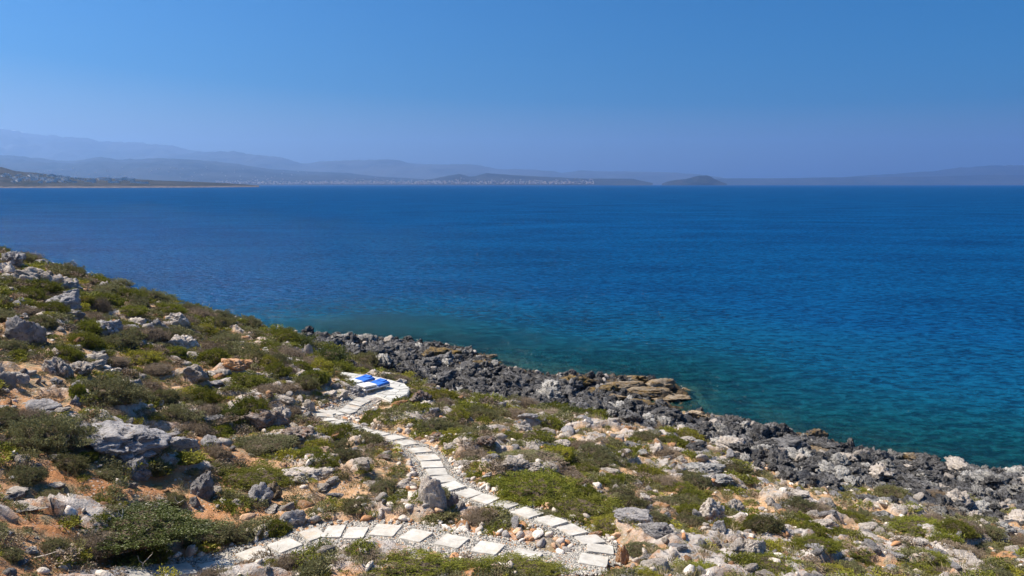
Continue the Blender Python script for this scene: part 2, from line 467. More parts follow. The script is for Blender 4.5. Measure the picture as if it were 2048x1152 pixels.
M['hills'] = far_material('far_hill_ground', (0.010, 0.020, 0.028), (0.035, 0.042, 0.048), .0012)
M['head'] = far_material('headland_ground', (0.012, 0.022, 0.026), (0.045, 0.045, 0.045), .008, strip=9)
relief('mountains', [(-420,262),(-200,240),(-80,250),(0,249),(20,256),(68,263),(89,271),(126,273),(188,275),(222,283),(307,285),(359,292),(403,302),(470,312),(560,330),(640,350)], 25000, 33500, 36500, M['range'], 6, .10, seed=1)
relief('mountains', [(250,322),(338,311),(410,305),(485,304),(513,309),(581,317),(612,327),(649,324),(700,321),(741,319),(793,320),(827,327),(919,329),(964,331),(994,338),(1066,339),(1107,343),(1121,346),(1158,341),(1186,343),(1261,343),(1312,344),(1380,348),(1430,354),(1470,362)], 22800, 28500, 31500, M['range'], 5, .10, seed=2)
relief('far_hills', [(-400,300),(-100,302),(0,309),(51,312),(137,322),(171,322),(222,314),(253,319),(335,317),(410,320),(485,328),(547,338),(620,343),(700,346),(760,353),(850,358),(940,363)], 12800, 20000, 22500, M['hills'], 4, .10, seed=3)
relief('far_hills', [(820,365),(871,357),(900,351),(919,348),(940,353),(952,352),(974,346.5),(1022,350),(1090,354),(1158,357),(1261,357.5),(1280,362),(1300,366)], 12300, 14500, 16500, M['hills'], 3, .08, seed=4)
relief('far_hills', [(1380,361),(1430,357),(1560,356.5),(1700,354),(1800,354),(1950,350),(2100,350),(2500,352)], 18500, 21000, 23000, M['hills'], 6, .06, seed=5)
relief('far_hills', [(1640,357),(1700,352),(1780,347),(1850,342),(1900,336),(1950,332),(2000,331),(2048,329),(2200,325),(2500,335)], 22500, 26500, 29500, M['hills'], 6, .08, seed=6)
isl = relief('island', [(1318,367.5),(1330,363),(1345,360),(1365,358),(1378,354.5),(1388,352),(1405,351),(1413,353),(1421,358),(1435,364),(1446,367.5)], 11600, 12300, 13000, M['hills'], 2, .10, seed=7, power=.6)
def hd_shore(c): return float(np.interp(c, [-500, 0, 250, 400, 480, 530], [2500, 2750, 2850, 3150, 3500, 3900]))
head = relief('headland', [(-500,322),(-100,328),(0,332),(25,335),(50,341),(95,346),(130,350),(160,355),(200,357),(260,357.5),(330,361),(400,363.5),(460,366),(500,368.5),(528,371)], hd_shore, 4100, 4500, M['head'], 1.5, .12, nv=60, seed=9, power=.75)

# ------------------------------------------------------------------ haze
hz = NT('haze_air'); hz.out
pv = hz.n('ShaderNodeVolumePrincipled')
pv.inputs['Color'].default_value = (0.395, 0.64, 1.0, 1)
pv.inputs['Density'].default_value = 3.9e-5
pv.inputs['Anisotropy'].default_value = 0.56
hz.t.links.new(pv.outputs[0], hz.out.inputs['Volume'])
def box_v(x0, x1, y0, y1, z0, z1):
    v = [(x, y, z) for z in (z0, z1) for y in (y0, y1) for x in (x0, x1)]
    f = [(0, 2, 3, 1), (4, 5, 7, 6), (0, 1, 5, 4), (2, 6, 7, 3), (0, 4, 6, 2), (1, 3, 7, 5)]
    return v, f
v, f = box_v(-44500, 44500, -44500, 44500, -20, 2600)
haze = link('haze', mesh_np('haze', v, f), hz.m)
tag(haze, kind='stuff')

# ------------------------------------------------------------------ materials of rocks, plants, paving
def rock_material(name, light, mid, dark, stain, dark_amt=.5, stain_amt=.68, bump=.10, sc=1.0):
    s = NT(name); p = s.co(); r = s.rand()
    p = s.n('ShaderNodeVectorMath', _operation='ADD'); s.put(p.inputs[0], s.co())
    cmb = s.n('ShaderNodeCombineXYZ'); s.put(cmb.inputs[0], s.math('MULTIPLY', r, 37.0)); s.put(cmb.inputs[1], s.math('MULTIPLY', r, 91.0))
    s.put(p.inputs[1], cmb.outputs[0]); p = p.outputs[0]
    n1 = s.noise(p, 1.6 * sc, 6, .68, .3); n2 = s.noise(p, 5.5 * sc, 6, .7); n3 = s.noise(p, 2.3 * sc, 5, .72, .6)
    c = s.mix(s.rmp(n1, .32, .68), mid, light)
    c = s.mix(s.rmp(n2, dark_amt, dark_amt + .16), c, dark)
    c = s.mix(s.math('MULTIPLY', s.rmp(n3, stain_amt - .08, stain_amt + .06), .8), c, stain)
    c = s.mix(s.rmp(s.noise(p, 14 * sc, 3, .7), .60, .72, 0, .7), c, light)
    k = s.rmp(r, 0, 1, .72, 1.18, False)
    g = s.n('ShaderNodeCombineColor'); [s.put(g.inputs[i], k) for i in range(3)]
    c = s.mix(1.0, c, g.outputs[0], 'MULTIPLY')
    h = s.math('ADD', s.math('MULTIPLY', n2, 1.0), s.math('ADD', s.math('MULTIPLY', s.noise(p, 17 * sc, 4, .7), .45), s.math('MULTIPLY', s.voro(p, 7 * sc), -.35)))
    s.bsdf(c, .95, s.bump(h, bump, 1.0), .12)
    return s.m
M['lime'] = rock_material('pale_limestone', (0.72, 0.64, 0.545), (0.50, 0.435, 0.37), (0.19, 0.17, 0.155), (0.56, 0.33, 0.17), .53)
M['grey'] = rock_material('blue_grey_limestone', (0.52, 0.49, 0.465), (0.27, 0.26, 0.26), (0.13, 0.125, 0.13), (0.42, 0.25, 0.13), .52, .68)
M['karst'] = rock_material('black_shore_rock', (0.26, 0.25, 0.24), (0.070, 0.069, 0.070), (0.024, 0.024, 0.026), (0.42, 0.38, 0.32), .47, .66)
M['karst_mid'] = rock_material('grey_shore_rock', (0.58, 0.55, 0.49), (0.25, 0.245, 0.235), (0.07, 0.07, 0.075), (0.42, 0.30, 0.18), .48, .70)
M['tan'] = rock_material('tan_shore_rock', (0.45, 0.37, 0.27), (0.24, 0.17, 0.10), (0.05, 0.042, 0.03), (0.24, 0.14, 0.03), .5, .58)
M['brown'] = rock_material('weedy_brown_rock', (0.24, 0.18, 0.10), (0.095, 0.070, 0.042), (0.030, 0.026, 0.020), (0.30, 0.19, 0.05), .5, .58)
M['orange'] = rock_material('rust_stained_stone', (0.62, 0.44, 0.30), (0.50, 0.24, 0.10), (0.26, 0.13, 0.07), (0.52, 0.23, 0.07), .56, .55)
M['cave'] = rock_material('dark_rust_rock', (0.48, 0.41, 0.35), (0.24, 0.18, 0.14), (0.08, 0.06, 0.05), (0.32, 0.15, 0.08), .50, .58)

def leaf_material(name, c1, c2, c3, yellow=(0.20, 0.17, 0.03), rough=.7, tl=.25):
    s = NT(name)
    t = s.attr('tint'); r = s.rand()
    c = s.mix(s.rmp(t, 0, 1, 0, 1, False), c1, c2)
    c = s.mix(s.rmp(s.noise(s.co(), 3.0, 3, .6), .48, .66), c, c3)
    c = s.mix(s.rmp(r, .55, 1, 0, .6, False), c, s.mix(.5, c, yellow))
    k = s.rmp(s.math('FRACT', s.math('MULTIPLY', r, 7.3)), 0, 1, .78, 1.2, False)
    g = s.n('ShaderNodeCombineColor'); [s.put(g.inputs[i], k) for i in range(3)]
    c = s.mix(1.0, c, g.outputs[0], 'MULTIPLY')
    d = s.n('ShaderNodeBsdfPrincipled'); s.put(d.inputs['Base Color'], c); d.inputs['Roughness'].default_value = rough; d.inputs['Specular IOR Level'].default_value = .25
    tr = s.n('ShaderNodeBsdfTranslucent', Color=c)
    m = s.n('ShaderNodeMixShader'); m.inputs[0].default_value = tl; s.put(m.inputs[1], d); s.put(m.inputs[2], tr)
    s.t.links.new(m.outputs[0], s.out.inputs['Surface'])
    return s.m
M['green'] = leaf_material('olive_green_leaves', (0.15, 0.17, 0.018), (0.27, 0.265, 0.035), (0.085, 0.105, 0.018))
M['greygreen'] = leaf_material('grey_green_leaves', (0.165, 0.165, 0.065), (0.27, 0.26, 0.125), (0.14, 0.12, 0.06))
M['dry'] = leaf_material('dry_brown_twigs', (0.22, 0.165, 0.11), (0.38, 0.30, 0.215), (0.16, 0.12, 0.08), (0.30, 0.2, .1), .9, .05)
M['yellow'] = leaf_material('yellow_green_leaves', (0.27, 0.26, 0.03), (0.42, 0.38, 0.05), (0.16, 0.16, 0.03))
M['straw'] = leaf_material('straw', (0.26, 0.20, 0.11), (0.42, 0.34, 0.20), (0.16, 0.13, 0.07), (0.4, 0.3, .15), .9, .1)
M['leafy'] = leaf_material('broad_green_leaves', (0.085, 0.115, 0.020), (0.17, 0.19, 0.045), (0.07, 0.085, 0.025), (0.13, 0.16, 0.03), .45, .2)
s = NT('brown_stems'); s.bsdf(s.mix(s.rmp(s.noise(s.co(), 9, 4, .7), .35, .65), (0.12, 0.09, 0.058), (0.22, 0.17, 0.115)), .95, s.bump(s.noise(s.co(), 14, 4, .7), .12), .1); M['stem'] = s.m
s = NT('bleached_twig'); s.bsdf(s.mix(s.rmp(s.noise(s.co(), 20, 3), .4, .6), (0.55, 0.50, 0.43), (0.35, 0.31, 0.26)), .85); M['twig'] = s.m
s = NT('pale_concrete_slab')
p_ = s.co(); nn = s.noise(s.pos(), 3.2, 5, .65); n9 = s.noise(s.pos(), 45, 4, .7)
cc = s.mix(s.rmp(nn, .38, .64), (0.46, 0.43, 0.37), (0.60, 0.57, 0.50)); cc = s.mix(s.rmp(s.noise(s.pos(), 1.7, 4, .7), .54, .70, 0, .7), cc, (0.56, 0.43, 0.29))
cc = s.mix(s.rmp(n9, .58, .70, 0, .55), cc, (0.36, 0.34, 0.30))
kk = s.rmp(s.rand(), 0, 1, .86, 1.08, False); gg = s.n('ShaderNodeCombineColor'); [s.put(gg.inputs[i], kk) for i in range(3)]
cc = s.mix(1.0, cc, gg.outputs[0], 'MULTIPLY')
s.bsdf(cc, .85, s.bump(s.math('ADD', nn, s.math('MULTIPLY', n9, .4)), .02), .2); M['slab'] = s.m
s = NT('path_bed'); nn = s.noise(s.pos(), 30, 4, .7); s.bsdf(s.mix(s.rmp(nn, .35, .65), (0.17, 0.155, 0.13), (0.40, 0.37, 0.31)), .95, s.bump(nn, .05), .1); M['bed'] = s.m
s = NT('beach_pebble'); r_ = s.rand()
cr_ = s.n('ShaderNodeValToRGB'); s.put(cr_.inputs[0], r_); cr_.color_ramp.interpolation = 'CONSTANT'
els = cr_.color_ramp.elements; els[0].color = (0.30, 0.285, 0.25, 1); els[1].position = .25; els[1].color = (0.48, 0.44, 0.37, 1)
for q, c in ((.45, (0.17, 0.165, 0.155, 1)), (.6, (0.38, 0.36, 0.31, 1)), (.8, (0.56, 0.50, 0.42, 1)), (.93, (0.42, 0.25, 0.13, 1))):
    e = els.new(q); e.color = c
s.bsdf(cr_.outputs[0], .8, None, .25); M['pebble'] = s.m
s = NT('path_rubble'); r_ = s.rand(); nn = s.noise(s.pos(), 14, 4, .7)
cr_ = s.n('ShaderNodeValToRGB'); s.put(cr_.inputs[0], r_); cr_.color_ramp.interpolation = 'CONSTANT'
els = cr_.color_ramp.elements; els[0].color = (0.70, 0.61, 0.50, 1); els[1].position = .3; els[1].color = (0.52, 0.45, 0.38, 1)
for q, c in ((.5, (0.80, 0.72, 0.62, 1)), (.68, (0.38, 0.35, 0.32, 1)), (.8, (0.66, 0.42, 0.25, 1)), (.92, (0.56, 0.29, 0.14, 1))):
    e = els.new(q); e.color = c
s.bsdf(s.mix(s.rmp(nn, .5, .68, 0, .6), cr_.outputs[0], (0.26, 0.22, 0.18)), .9, s.bump(nn, .04), .15); M['rubble'] = s.m
s = NT('terrace_flagstone'); nn = s.noise(s.pos(), 5, 5, .7)
cc = s.mix(s.rmp(nn, .38, .62), (0.44, 0.43, 0.39), (0.56, 0.54, 0.49)); cc = s.mix(s.rmp(s.noise(s.pos(), 2.2, 4, .7), .55, .66, 0, .6), cc, (0.42, 0.44, 0.40))
kk = s.rmp(s.rand(), 0, 1, .85, 1.1, False); gg = s.n('ShaderNodeCombineColor'); [s.put(gg.inputs[i], kk) for i in range(3)]
s.bsdf(s.mix(1.0, cc, gg.outputs[0], 'MULTIPLY'), .85, s.bump(nn, .03), .2); M['flag'] = s.m
s = NT('terrace_mortar'); nn = s.noise(s.pos(), 12, 4, .7); s.bsdf(s.mix(s.rmp(nn, .4, .6), (0.50, 0.48, 0.42), (0.62, 0.60, 0.54)), .9, s.bump(nn, .02), .1); M['mortar'] = s.m
s = NT('rubble_wall_stone'); nn = s.noise(s.co(), 6, 5, .7); kk = s.rmp(s.rand(), 0, 1, .7, 1.25, False); gg = s.n('ShaderNodeCombineColor'); [s.put(gg.inputs[i], kk) for i in range(3)]
s.bsdf(s.mix(1.0, s.mix(s.rmp(nn, .4, .62), (0.34, 0.23, 0.13), (0.46, 0.36, 0.25)), gg.outputs[0], 'MULTIPLY'), .9, s.bump(nn, .04), .1); M['wallstone'] = s.m
s = NT('white_painted_panel'); s.bsdf(s.mix(s.rmp(s.noise(s.co(), 4, 4), .4, .7), (0.80, 0.79, 0.76), (0.70, 0.69, 0.66)), .55, None, .4); M['white'] = s.m
s = NT('blue_canvas'); nb = s.noise(s.co(), 9, 4, .6); s.bsdf(s.mix(s.rmp(nb, .35, .65), (0.02, 0.11, 0.46), (0.035, 0.16, 0.56)), .75, s.bump(nb, .03), .2); M['blue'] = s.m
s = NT('dark_opening'); s.bsdf((0.06, 0.055, 0.05), .8); M['shadow'] = s.m

# ------------------------------------------------------------------ rock shapes
def ico(sub):
    bm = bmesh.new(); bmesh.ops.create_icosphere(bm, subdivisions=sub, radius=1.0)
    v = np.array([w.co[:] for w in bm.verts]); f = np.array([[w.index for w in q.verts] for q in bm.faces]); bm.free()
    return v, f
ICO = {k: ico(k) for k in (1, 2, 3, 4, 5)}
def rock_shape(seed, sub=4, planes=13, rough=.22, jag=.0, sharp=1.0, pits=.12, flat=1.0):
    g = np.random.default_rng(seed)
    d, f = ICO[sub]; d = d / np.linalg.norm(d, axis=1)[:, None]
    n = g.normal(size=(planes, 3)); n /= np.linalg.norm(n, axis=1)[:, None]
    off = g.uniform(.55, .98, planes)
    dots = np.maximum(d @ n.T, 1e-3)
    r = np.min(np.where(d @ n.T > .15, off / dots, 9), axis=1)
    r = np.minimum(r, 1.15)
    o = g.uniform(-50, 50, 3)
    w = d * r[:, None]
    def N(fn, sc, *a, **k): return fn(w[:, 0] * sc + o[0], w[:, 1] * sc + o[1], w[:, 2] * sc + o[2], *a, **k)
    r = r + rough * N(fbm, 1.3, 5, 2.1, .6) * .6
    r = r - pits * np.clip(N(fbm, 2.8, 4, 2.1, .6) - .08, 0, .6) * 1.5
    if jag: r = r + jag * (N(ridged, 1.7, 5, 2.2, .62) - .35)
    r = np.maximum(r, .22)
    v = d * r[:, None]; v[:, 2] *= flat
    v[:, 2] += .12 * (v[:, 2] > 0) * N(fbm, 2.0, 3)
    return v, f
def rock_mesh(name, seed, **k):
    v, f = rock_shape(seed, **k)
    return mesh_np(name, v, f, False)
BOULD = [rock_mesh('boulder', 100 + i, sub=4, planes=11 + i % 5, rough=.26, pits=.20, jag=.12) for i in range(10)]
BIG = [rock_mesh('boulder', 140 + i, sub=5, planes=11 + i, rough=.26, pits=.24, jag=.12) for i in range(6)]
TALL = [rock_mesh('boulder', 160 + i, sub=5, planes=8, rough=.14, pits=.16, jag=.06) for i in range(2)]
PITTED = [rock_mesh('boulder', 180 + i, sub=5, planes=16, rough=.28, pits=.40, jag=.14) for i in range(5)]
KARST = [rock_mesh('shore_rock', 200 + i, sub=4, planes=14, rough=.42, pits=.46, jag=.60) for i in range(9)]
LEDGE = [rock_mesh('boulder', 230 + i, sub=4, planes=12, rough=.24, pits=.22, jag=.16) for i in range(4)]
SMALL = [rock_mesh('stone', 250 + i, sub=2, planes=9, rough=.25, pits=.1) for i in range(7)]
PEB = [rock_mesh('pebble', 270 + i, sub=1, planes=14, rough=.1, pits=0) for i in range(4)]

# ------------------------------------------------------------------ plant shapes
def foliage(seed, n=2600, size=.05, lump=.28, lump_s=2.2, aspect=1.0, up=.35, long=2.6, floor=0.0, fill=.35, tuft=3):
    """leaf sprays over and inside a lumpy dome of radius 1 and height about .62"""
    g = np.random.default_rng(seed)
    d = g.normal(size=(n, 3)); d[:, 2] = np.abs(d[:, 2]) * .85 + floor; d /= np.linalg.norm(d, axis=1)[:, None]
    o = g.uniform(-40, 40, 3)
    env = 1 + lump * fbm(d[:, 0] * lump_s + o[0], d[:, 1] * lump_s + o[1], d[:, 2] * lump_s + o[2], 4, 2.1, .62) * 1.5
    env = env * (1 + .10 * gnoise(d[:, 0] * 9 + o[1], d[:, 1] * 9, d[:, 2] * 9))
    rr = env * (1 - fill * g.random(n) ** 2.4)
    c = d * rr[:, None]; c[:, 2] *= .62; c[:, 0] *= aspect
    V, T = [], []
    K = tuft
    cc = np.repeat(c, K, 0); dd = np.repeat(d, K, 0); m = len(cc)
    ax = dd * .8 + g.normal(size=(m, 3)) * .75 + np.array([0, 0, up]); ax /= np.linalg.norm(ax, axis=1)[:, None]
    sd_ = np.cross(ax, g.normal(size=(m, 3))); sd_ /= np.linalg.norm(sd_, axis=1)[:, None] + 1e-9
    L = size * g.uniform(.6, 1.4, m)[:, None]; Wd = L / long
    base = cc + g.normal(size=(m, 3)) * size * .25
    tip = base + ax * L * 1.6
    mid = base + ax * L * .8
    v = np.stack([base, mid + sd_ * Wd, tip, mid - sd_ * Wd], 1).reshape(-1, 3)
    f = np.arange(m * 4).reshape(m, 4)
    tint = np.repeat(np.clip(np.repeat(g.random(n), K) * .6 + g.random(m) * .4, 0, 1), 4)
    # a tuft-wide swing between darker and lighter growth
    return v, f, tint
def foliage_mesh(name, seed, **k):
    v, f, t = foliage(seed, **k)
    return mesh_np(name, v, f, False, {'tint': t})
def stem_mesh(seed, aspect=1.0, sc=.84, lump=.28, lump_s=2.2):
    """the dense woody inside of a cushion shrub"""
    g = np.random.default_rng(seed); d, f = ICO[4]; d = d / np.linalg.norm(d, axis=1)[:, None]
    g.normal(size=3)
    o = np.random.default_rng(seed + 5).uniform(-40, 40, 3)
    r = sc * (1 + .5 * lump * fbm(d[:, 0] * lump_s + o[0], d[:, 1] * lump_s + o[1], d[:, 2] * lump_s + o[2], 4)) * (1 + .13 * gnoise(d[:, 0] * 9, d[:, 1] * 9, d[:, 2] * 9))
    v = d * r[:, None]; v[:, 2] *= np.where(v[:, 2] > 0, .60, .25); v[:, 0] *= aspect
    return mesh_np('branches', v, f, False)
CUSH = [foliage_mesh('shrub', 300 + i, n=3400, size=.040, lump=.20, fill=.16) for i in range(6)]
BUSH = [foliage_mesh('shrub', 320 + i, n=6000, size=.034, lump=.34, lump_s=2.4, fill=.20) for i in range(5)]
FINE = [foliage_mesh('shrub', 340 + i, n=6500, size=.028, lump=.26, lump_s=2.6, fill=.16, up=.5) for i in range(3)]
TWIGGY = [foliage_mesh('shrub', 360 + i, n=3000, size=.060, lump=.26, long=11, fill=.35, up=.2) for i in range(3)]
BROAD = [foliage_mesh('shrub', 380 + i, n=4200, size=.034, lump=.50, lump_s=3.0, long=1.7, fill=.30, up=.1) for i in range(2)]
STEM = [stem_mesh(400 + i) for i in range(4)]
def tuft_mesh(seed, n=46, h=.5, spread=.5):
    g = np.random.default_rng(seed)
    b = g.normal(size=(n, 3)) * np.array([spread, spread, 0]) * .5
    ax = np.concatenate([b[:, :2] * 1.2 + g.normal(size=(n, 2)) * .35, np.ones((n, 1))], 1); ax /= np.linalg.norm(ax, axis=1)[:, None]
    s_ = np.cross(ax, g.normal(size=(n, 3))); s_ /= np.linalg.norm(s_, axis=1)[:, None]
    L = h * g.uniform(.4, 1.3, n)[:, None]
    v = np.stack([b - s_ * .022, b + s_ * .022, b + ax * L], 1).reshape(-1, 3)
    return mesh_np('tuft', v, np.arange(n * 3).reshape(n, 3), False, {'tint': np.repeat(g.random(n), 3)})
TUFT = [tuft_mesh(420 + i) for i in range(4)]
LOWCUSH = [foliage_mesh('cushion', 440 + i, n=420, size=.10, lump=.3, fill=.35, tuft=2) for i in range(4)]

# ------------------------------------------------------------------ footpath with its slabs and gravel
def ribbon(P, w, dz, sub=8):
    t = np.linspace(0, len(P) - 1, (len(P) - 1) * sub + 1); i = np.arange(len(P))
    c = np.stack([np.interp(t, i, P[:, k]) for k in (0, 1)], 1)
    for _ in range(5): c[1:-1] = (c[:-2] + c[1:-1] * 2 + c[2:]) / 4
    tg = np.gradient(c, axis=0); tg /= np.linalg.norm(tg, axis=1)[:, None]; nrm = np.stack([-tg[:, 1], tg[:, 0]], 1)
    wv = w * (1 + .16 * gnoise(t * .9, 3.3, 1.7)); wr = w * (1 + .16 * gnoise(t * .9, 8.3, 4.7))
    rows = []
    for k in np.linspace(-1, 1, 7):
        off = np.where(k > 0, wv, wr) * k
        q = c + nrm * off[:, None]
        z = hsm(q[:, 0], q[:, 1]) + dz - (.10 if abs(k) == 1 else 0)
        rows.append(np.column_stack([q, z]))
    V = np.stack(rows, 1)
    return V.reshape(-1, 3), grid_faces(V.shape[0], 7), c, tg
v1, f1, c1, t1 = ribbon(UP, .60, .035); v2, f2, c2, t2 = ribbon(np.vstack([LO[::1]]), .66, .035)
v3, f3, c3, t3 = ribbon(JOIN, .5, .030)
V = np.vstack([v1, v2, v3]); F = np.vstack([f1, f2 + len(v1), f3 + len(v1) + len(v2)])
path = link('footpath', mesh_np('footpath', V, F, True), M['bed']); tag(path, kind='structure')
def slab_mesh(seed, lx=.54, ly=.60, h=.06):
    g = np.random.default_rng(seed); bm = bmesh.new()
    cs = []
    for sx, sy in ((-1, -1), (1, -1), (1, 1), (-1, 1)):
        cs.append(Vector((sx * lx / 2 + g.normal() * .012, sy * ly / 2 + g.normal() * .012, 0)))
    pts = []
    for a in range(4):
        p0, p1 = cs[a], cs[(a + 1) % 4]
        for k in range(3):
            q = p0.lerp(p1, k / 3 + (.04 if k else .05)); pts.append(q + Vector((g.normal() * .005, g.normal() * .005, 0)))
        pts.append(p0.lerp(p1, .95))
    top = [bm.verts.new((p.x * .985, p.y * .985, h)) for p in pts]; rim = [bm.verts.new((p.x, p.y, h - .012)) for p in pts]; bot = [bm.verts.new((p.x, p.y, -.05)) for p in pts]
    bm.faces.new(top); n = len(pts)
    for k in range(n):
        j = (k + 1) % n
        bm.faces.new((rim[k], rim[j], top[j], top[k])); bm.faces.new((bot[k], bot[j], rim[j], rim[k]))
    me = bpy.data.meshes.new('slab'); bm.normal_update(); bm.to_mesh(me); bm.free(); me.materials.append(M['slab'])
    return me
SLABS = [slab_mesh(500 + i) for i in range(6)]
def lay(P, skip=()):
    for i, p in enumerate(P):
        if i in skip: continue
        a = P[max(i - 1, 0)]; b = P[min(i + 1, len(P) - 1)]
        gap = min(np.linalg.norm((P[i] - a)[:2]) if i else 9, np.linalg.norm((b - P[i])[:2]) if i < len(P) - 1 else 9)
        d = (b - a)[:2]; ang = math.atan2(d[1], d[0])
        z = float(hsm(p[0], p[1])) + .03
        e = .25; gx_ = float(hsm(p[0] + e, p[1]) - hsm(p[0] - e, p[1])) / (2 * e); gy_ = float(hsm(p[0], p[1] + e) - hsm(p[0], p[1] - e)) / (2 * e)
        q = Vector((-gx_ * .8, -gy_ * .8, 1)).normalized()
        rot = (Vector((0, 0, 1)).rotation_difference(q).to_matrix() @ Matrix.Rotation(ang + random.uniform(-.09, .09), 3, 'Z')).to_euler()
        o = link('slab', SLABS[i % 6], None, path, (p[0], p[1], z), rot)
        sx = min(1.12, max(.62, (gap - .035) / .54))
        o.scale = (sx * random.uniform(.95, 1.02), random.uniform(.93, 1.05), 1)
lay(UP); lay(LO)
extra = hit_smooth(668, 1074)

# GN scatter of a mass nobody could count: points carry rotation, scale and which shape
def scatter(name, P, rot, scl, idx, meshes, mat, parent=None):
    me = bpy.data.meshes.new(name); me.vertices.add(len(P)); me.vertices.foreach_set('co', np.asarray(P, np.float32).ravel())
    for n, a, ty in (('prot', rot, 'FLOAT_VECTOR'), ('pscl', scl, 'FLOAT_VECTOR'), ('pidx', idx, 'INT')):
        at_ = me.attributes.new(n, ty, 'POINT')
        at_.data.foreach_set('vector' if ty == 'FLOAT_VECTOR' else 'value', np.asarray(a, np.int32 if ty == 'INT' else np.float32).ravel())
    o = bpy.data.objects.new(name, me); COL.objects.link(o)
    if parent: o.parent = parent
    c = bpy.data.collections.new(name + '_shapes')
    for i, q in enumerate(meshes):
        q2 = q.copy(); q2.materials.clear(); q2.materials.append(mat)
        ob = bpy.data.objects.new('%s_shape_%02d' % (name, i), q2); c.objects.link(ob)
    ng = bpy.data.node_groups.new(name, 'GeometryNodeTree')
    ng.interface.new_socket('Geometry', in_out='INPUT', socket_type='NodeSocketGeometry'); ng.interface.new_socket('Geometry', in_out='OUTPUT', socket_type='NodeSocketGeometry')
    N = ng.nodes; L = ng.links
    gi, go = N.new('NodeGroupInput'), N.new('NodeGroupOutput')
    ci = N.new('GeometryNodeCollectionInfo'); ci.inputs['Collection'].default_value = c; ci.inputs['Separate Children'].default_value = True; ci.inputs['Reset Children'].default_value = True
    ip = N.new('GeometryNodeInstanceOnPoints'); ip.inputs['Pick Instance'].default_value = True
    def na(n, ty):
        q = N.new('GeometryNodeInputNamedAttribute'); q.data_type = ty; q.inputs[0].default_value = n; return q.outputs[0]
    L.new(gi.outputs[0], ip.inputs['Points']); L.new(ci.outputs[0], ip.inputs['Instance']); L.new(na('pidx', 'INT'), ip.inputs['Instance Index'])
    e2r = N.new('FunctionNodeEulerToRotation'); L.new(na('prot', 'FLOAT_VECTOR'), e2r.inputs[0]); L.new(e2r.outputs[0], ip.inputs['Rotation'])
    L.new(na('pscl', 'FLOAT_VECTOR'), ip.inputs['Scale']); L.new(ip.outputs[0], go.inputs[0])
    md = o.modifiers.new('scatter', 'NODES'); md.node_group = ng
    tag(o, kind='stuff')
    return o
def rnd_rot(n, tilt): return np.column_stack([rng.normal(0, tilt, n), rng.normal(0, tilt, n), rng.uniform(0, 6.28, n)])

# pebbles between and beside the slabs
def near_line(c, w, n, jig):
    i = rng.integers(0, len(c) - 1, n); t = rng.random(n)[:, None]
    p = c[i] * (1 - t) + c[i + 1] * t
    d = c[i + 1] - c[i]; d /= np.linalg.norm(d, axis=1)[:, None] + 1e-9
    off = rng.uniform(-w, w, n) + rng.normal(0, jig, n)
    return p + np.stack([-d[:, 1], d[:, 0]], 1) * off[:, None]
seglen = lambda c: np.linalg.norm(np.diff(c, axis=0), axis=1).sum()
def dens(c):   # resample evenly
    s_ = np.concatenate([[0], np.cumsum(np.linalg.norm(np.diff(c, axis=0), axis=1))]); t = np.arange(0, s_[-1], .1)
    return np.stack([np.interp(t, s_, c[:, 0]), np.interp(t, s_, c[:, 1])], 1)
pts = np.vstack([near_line(dens(c1), .60, 15000, .06), near_line(dens(c2), .72, 15000, .08), near_line(dens(c3), .55, 3500, .06)])
n = len(pts); sz = rng.uniform(.016, .042, n)
pz = hsm(pts[:, 0], pts[:, 1]) + .04
scatter('gravel', np.column_stack([pts, pz]), rnd_rot(n, .4), np.column_stack([sz * rng.uniform(.8, 1.4, n), sz, sz * .7]), rng.integers(0, 4, n), PEB, M['pebble'], path)
# rubble that kerbs the path
def edge_pts(c, w, n, jit):
    q = near_line(c, 0, n, 0); i = rng.integers(0, 2, n) * 2 - 1
    out = []
    D = dens(c); tg = np.gradient(D, axis=0); tg /= np.linalg.norm(tg, axis=1)[:, None]
    k = rng.integers(0, len(D), n)
    return D[k] + np.stack([-tg[k, 1], tg[k, 0]], 1) * (i * (w + np.abs(rng.normal(0, jit, n))))[:, None]
pts = np.vstack([edge_pts(c1, .62, 300, .22), edge_pts(c2, .74, 170, .2)])
n = len(pts); sz = rng.uniform(.05, .13, n)
scatter('kerb_rubble', np.column_stack([pts, ground(pts[:, 0], pts[:, 1]) + sz * .25]), rnd_rot(n, .5), np.column_stack([sz * rng.uniform(.9, 1.6, n), sz * rng.uniform(.8, 1.2, n), sz * .75]), rng.integers(0, 7, n), SMALL, M['rubble'], path)

# ------------------------------------------------------------------ terrace
def poly_prism(P, z0, z1, name, mat, parent=None, bev=0):
    bm = bmesh.new(); t = [bm.verts.new((a, b, z1)) for a, b in P]; u = [bm.verts.new((a, b, z0)) for a, b in P]
    bm.faces.new(t); k = len(P)
    for i in range(k): bm.faces.new((u[i], u[(i + 1) % k], t[(i + 1) % k], t[i]))
    bmesh.ops.recalc_face_normals(bm, faces=bm.faces)
    me = bpy.data.meshes.new(name); bm.to_mesh(me); bm.free()
    return link(name, me, mat, parent)
area = sum(PLAT[i][0] * PLAT[(i + 1) % len(PLAT)][1] - PLAT[(i + 1) % len(PLAT)][0] * PLAT[i][1] for i in range(len(PLAT)))
PL = PLAT if area > 0 else PLAT[::-1]
terrace = poly_prism(PL, PLAT_Z - .75, PLAT_Z, 'stone_terrace', M['mortar']); tag(terrace, kind='structure')
def clip_half(poly, p, nrm):
    out = []
    for i in range(len(poly)):
        a, b = poly[i], poly[(i + 1) % len(poly)]; da, db = np.dot(a - p, nrm), np.dot(b - p, nrm)
        if da <= 0: out.append(a)
        if da * db < 0: out.append(a + (b - a) * (da / (da - db)))
    return out
seeds = []
mn, mx_ = PL.min(0), PL.max(0)
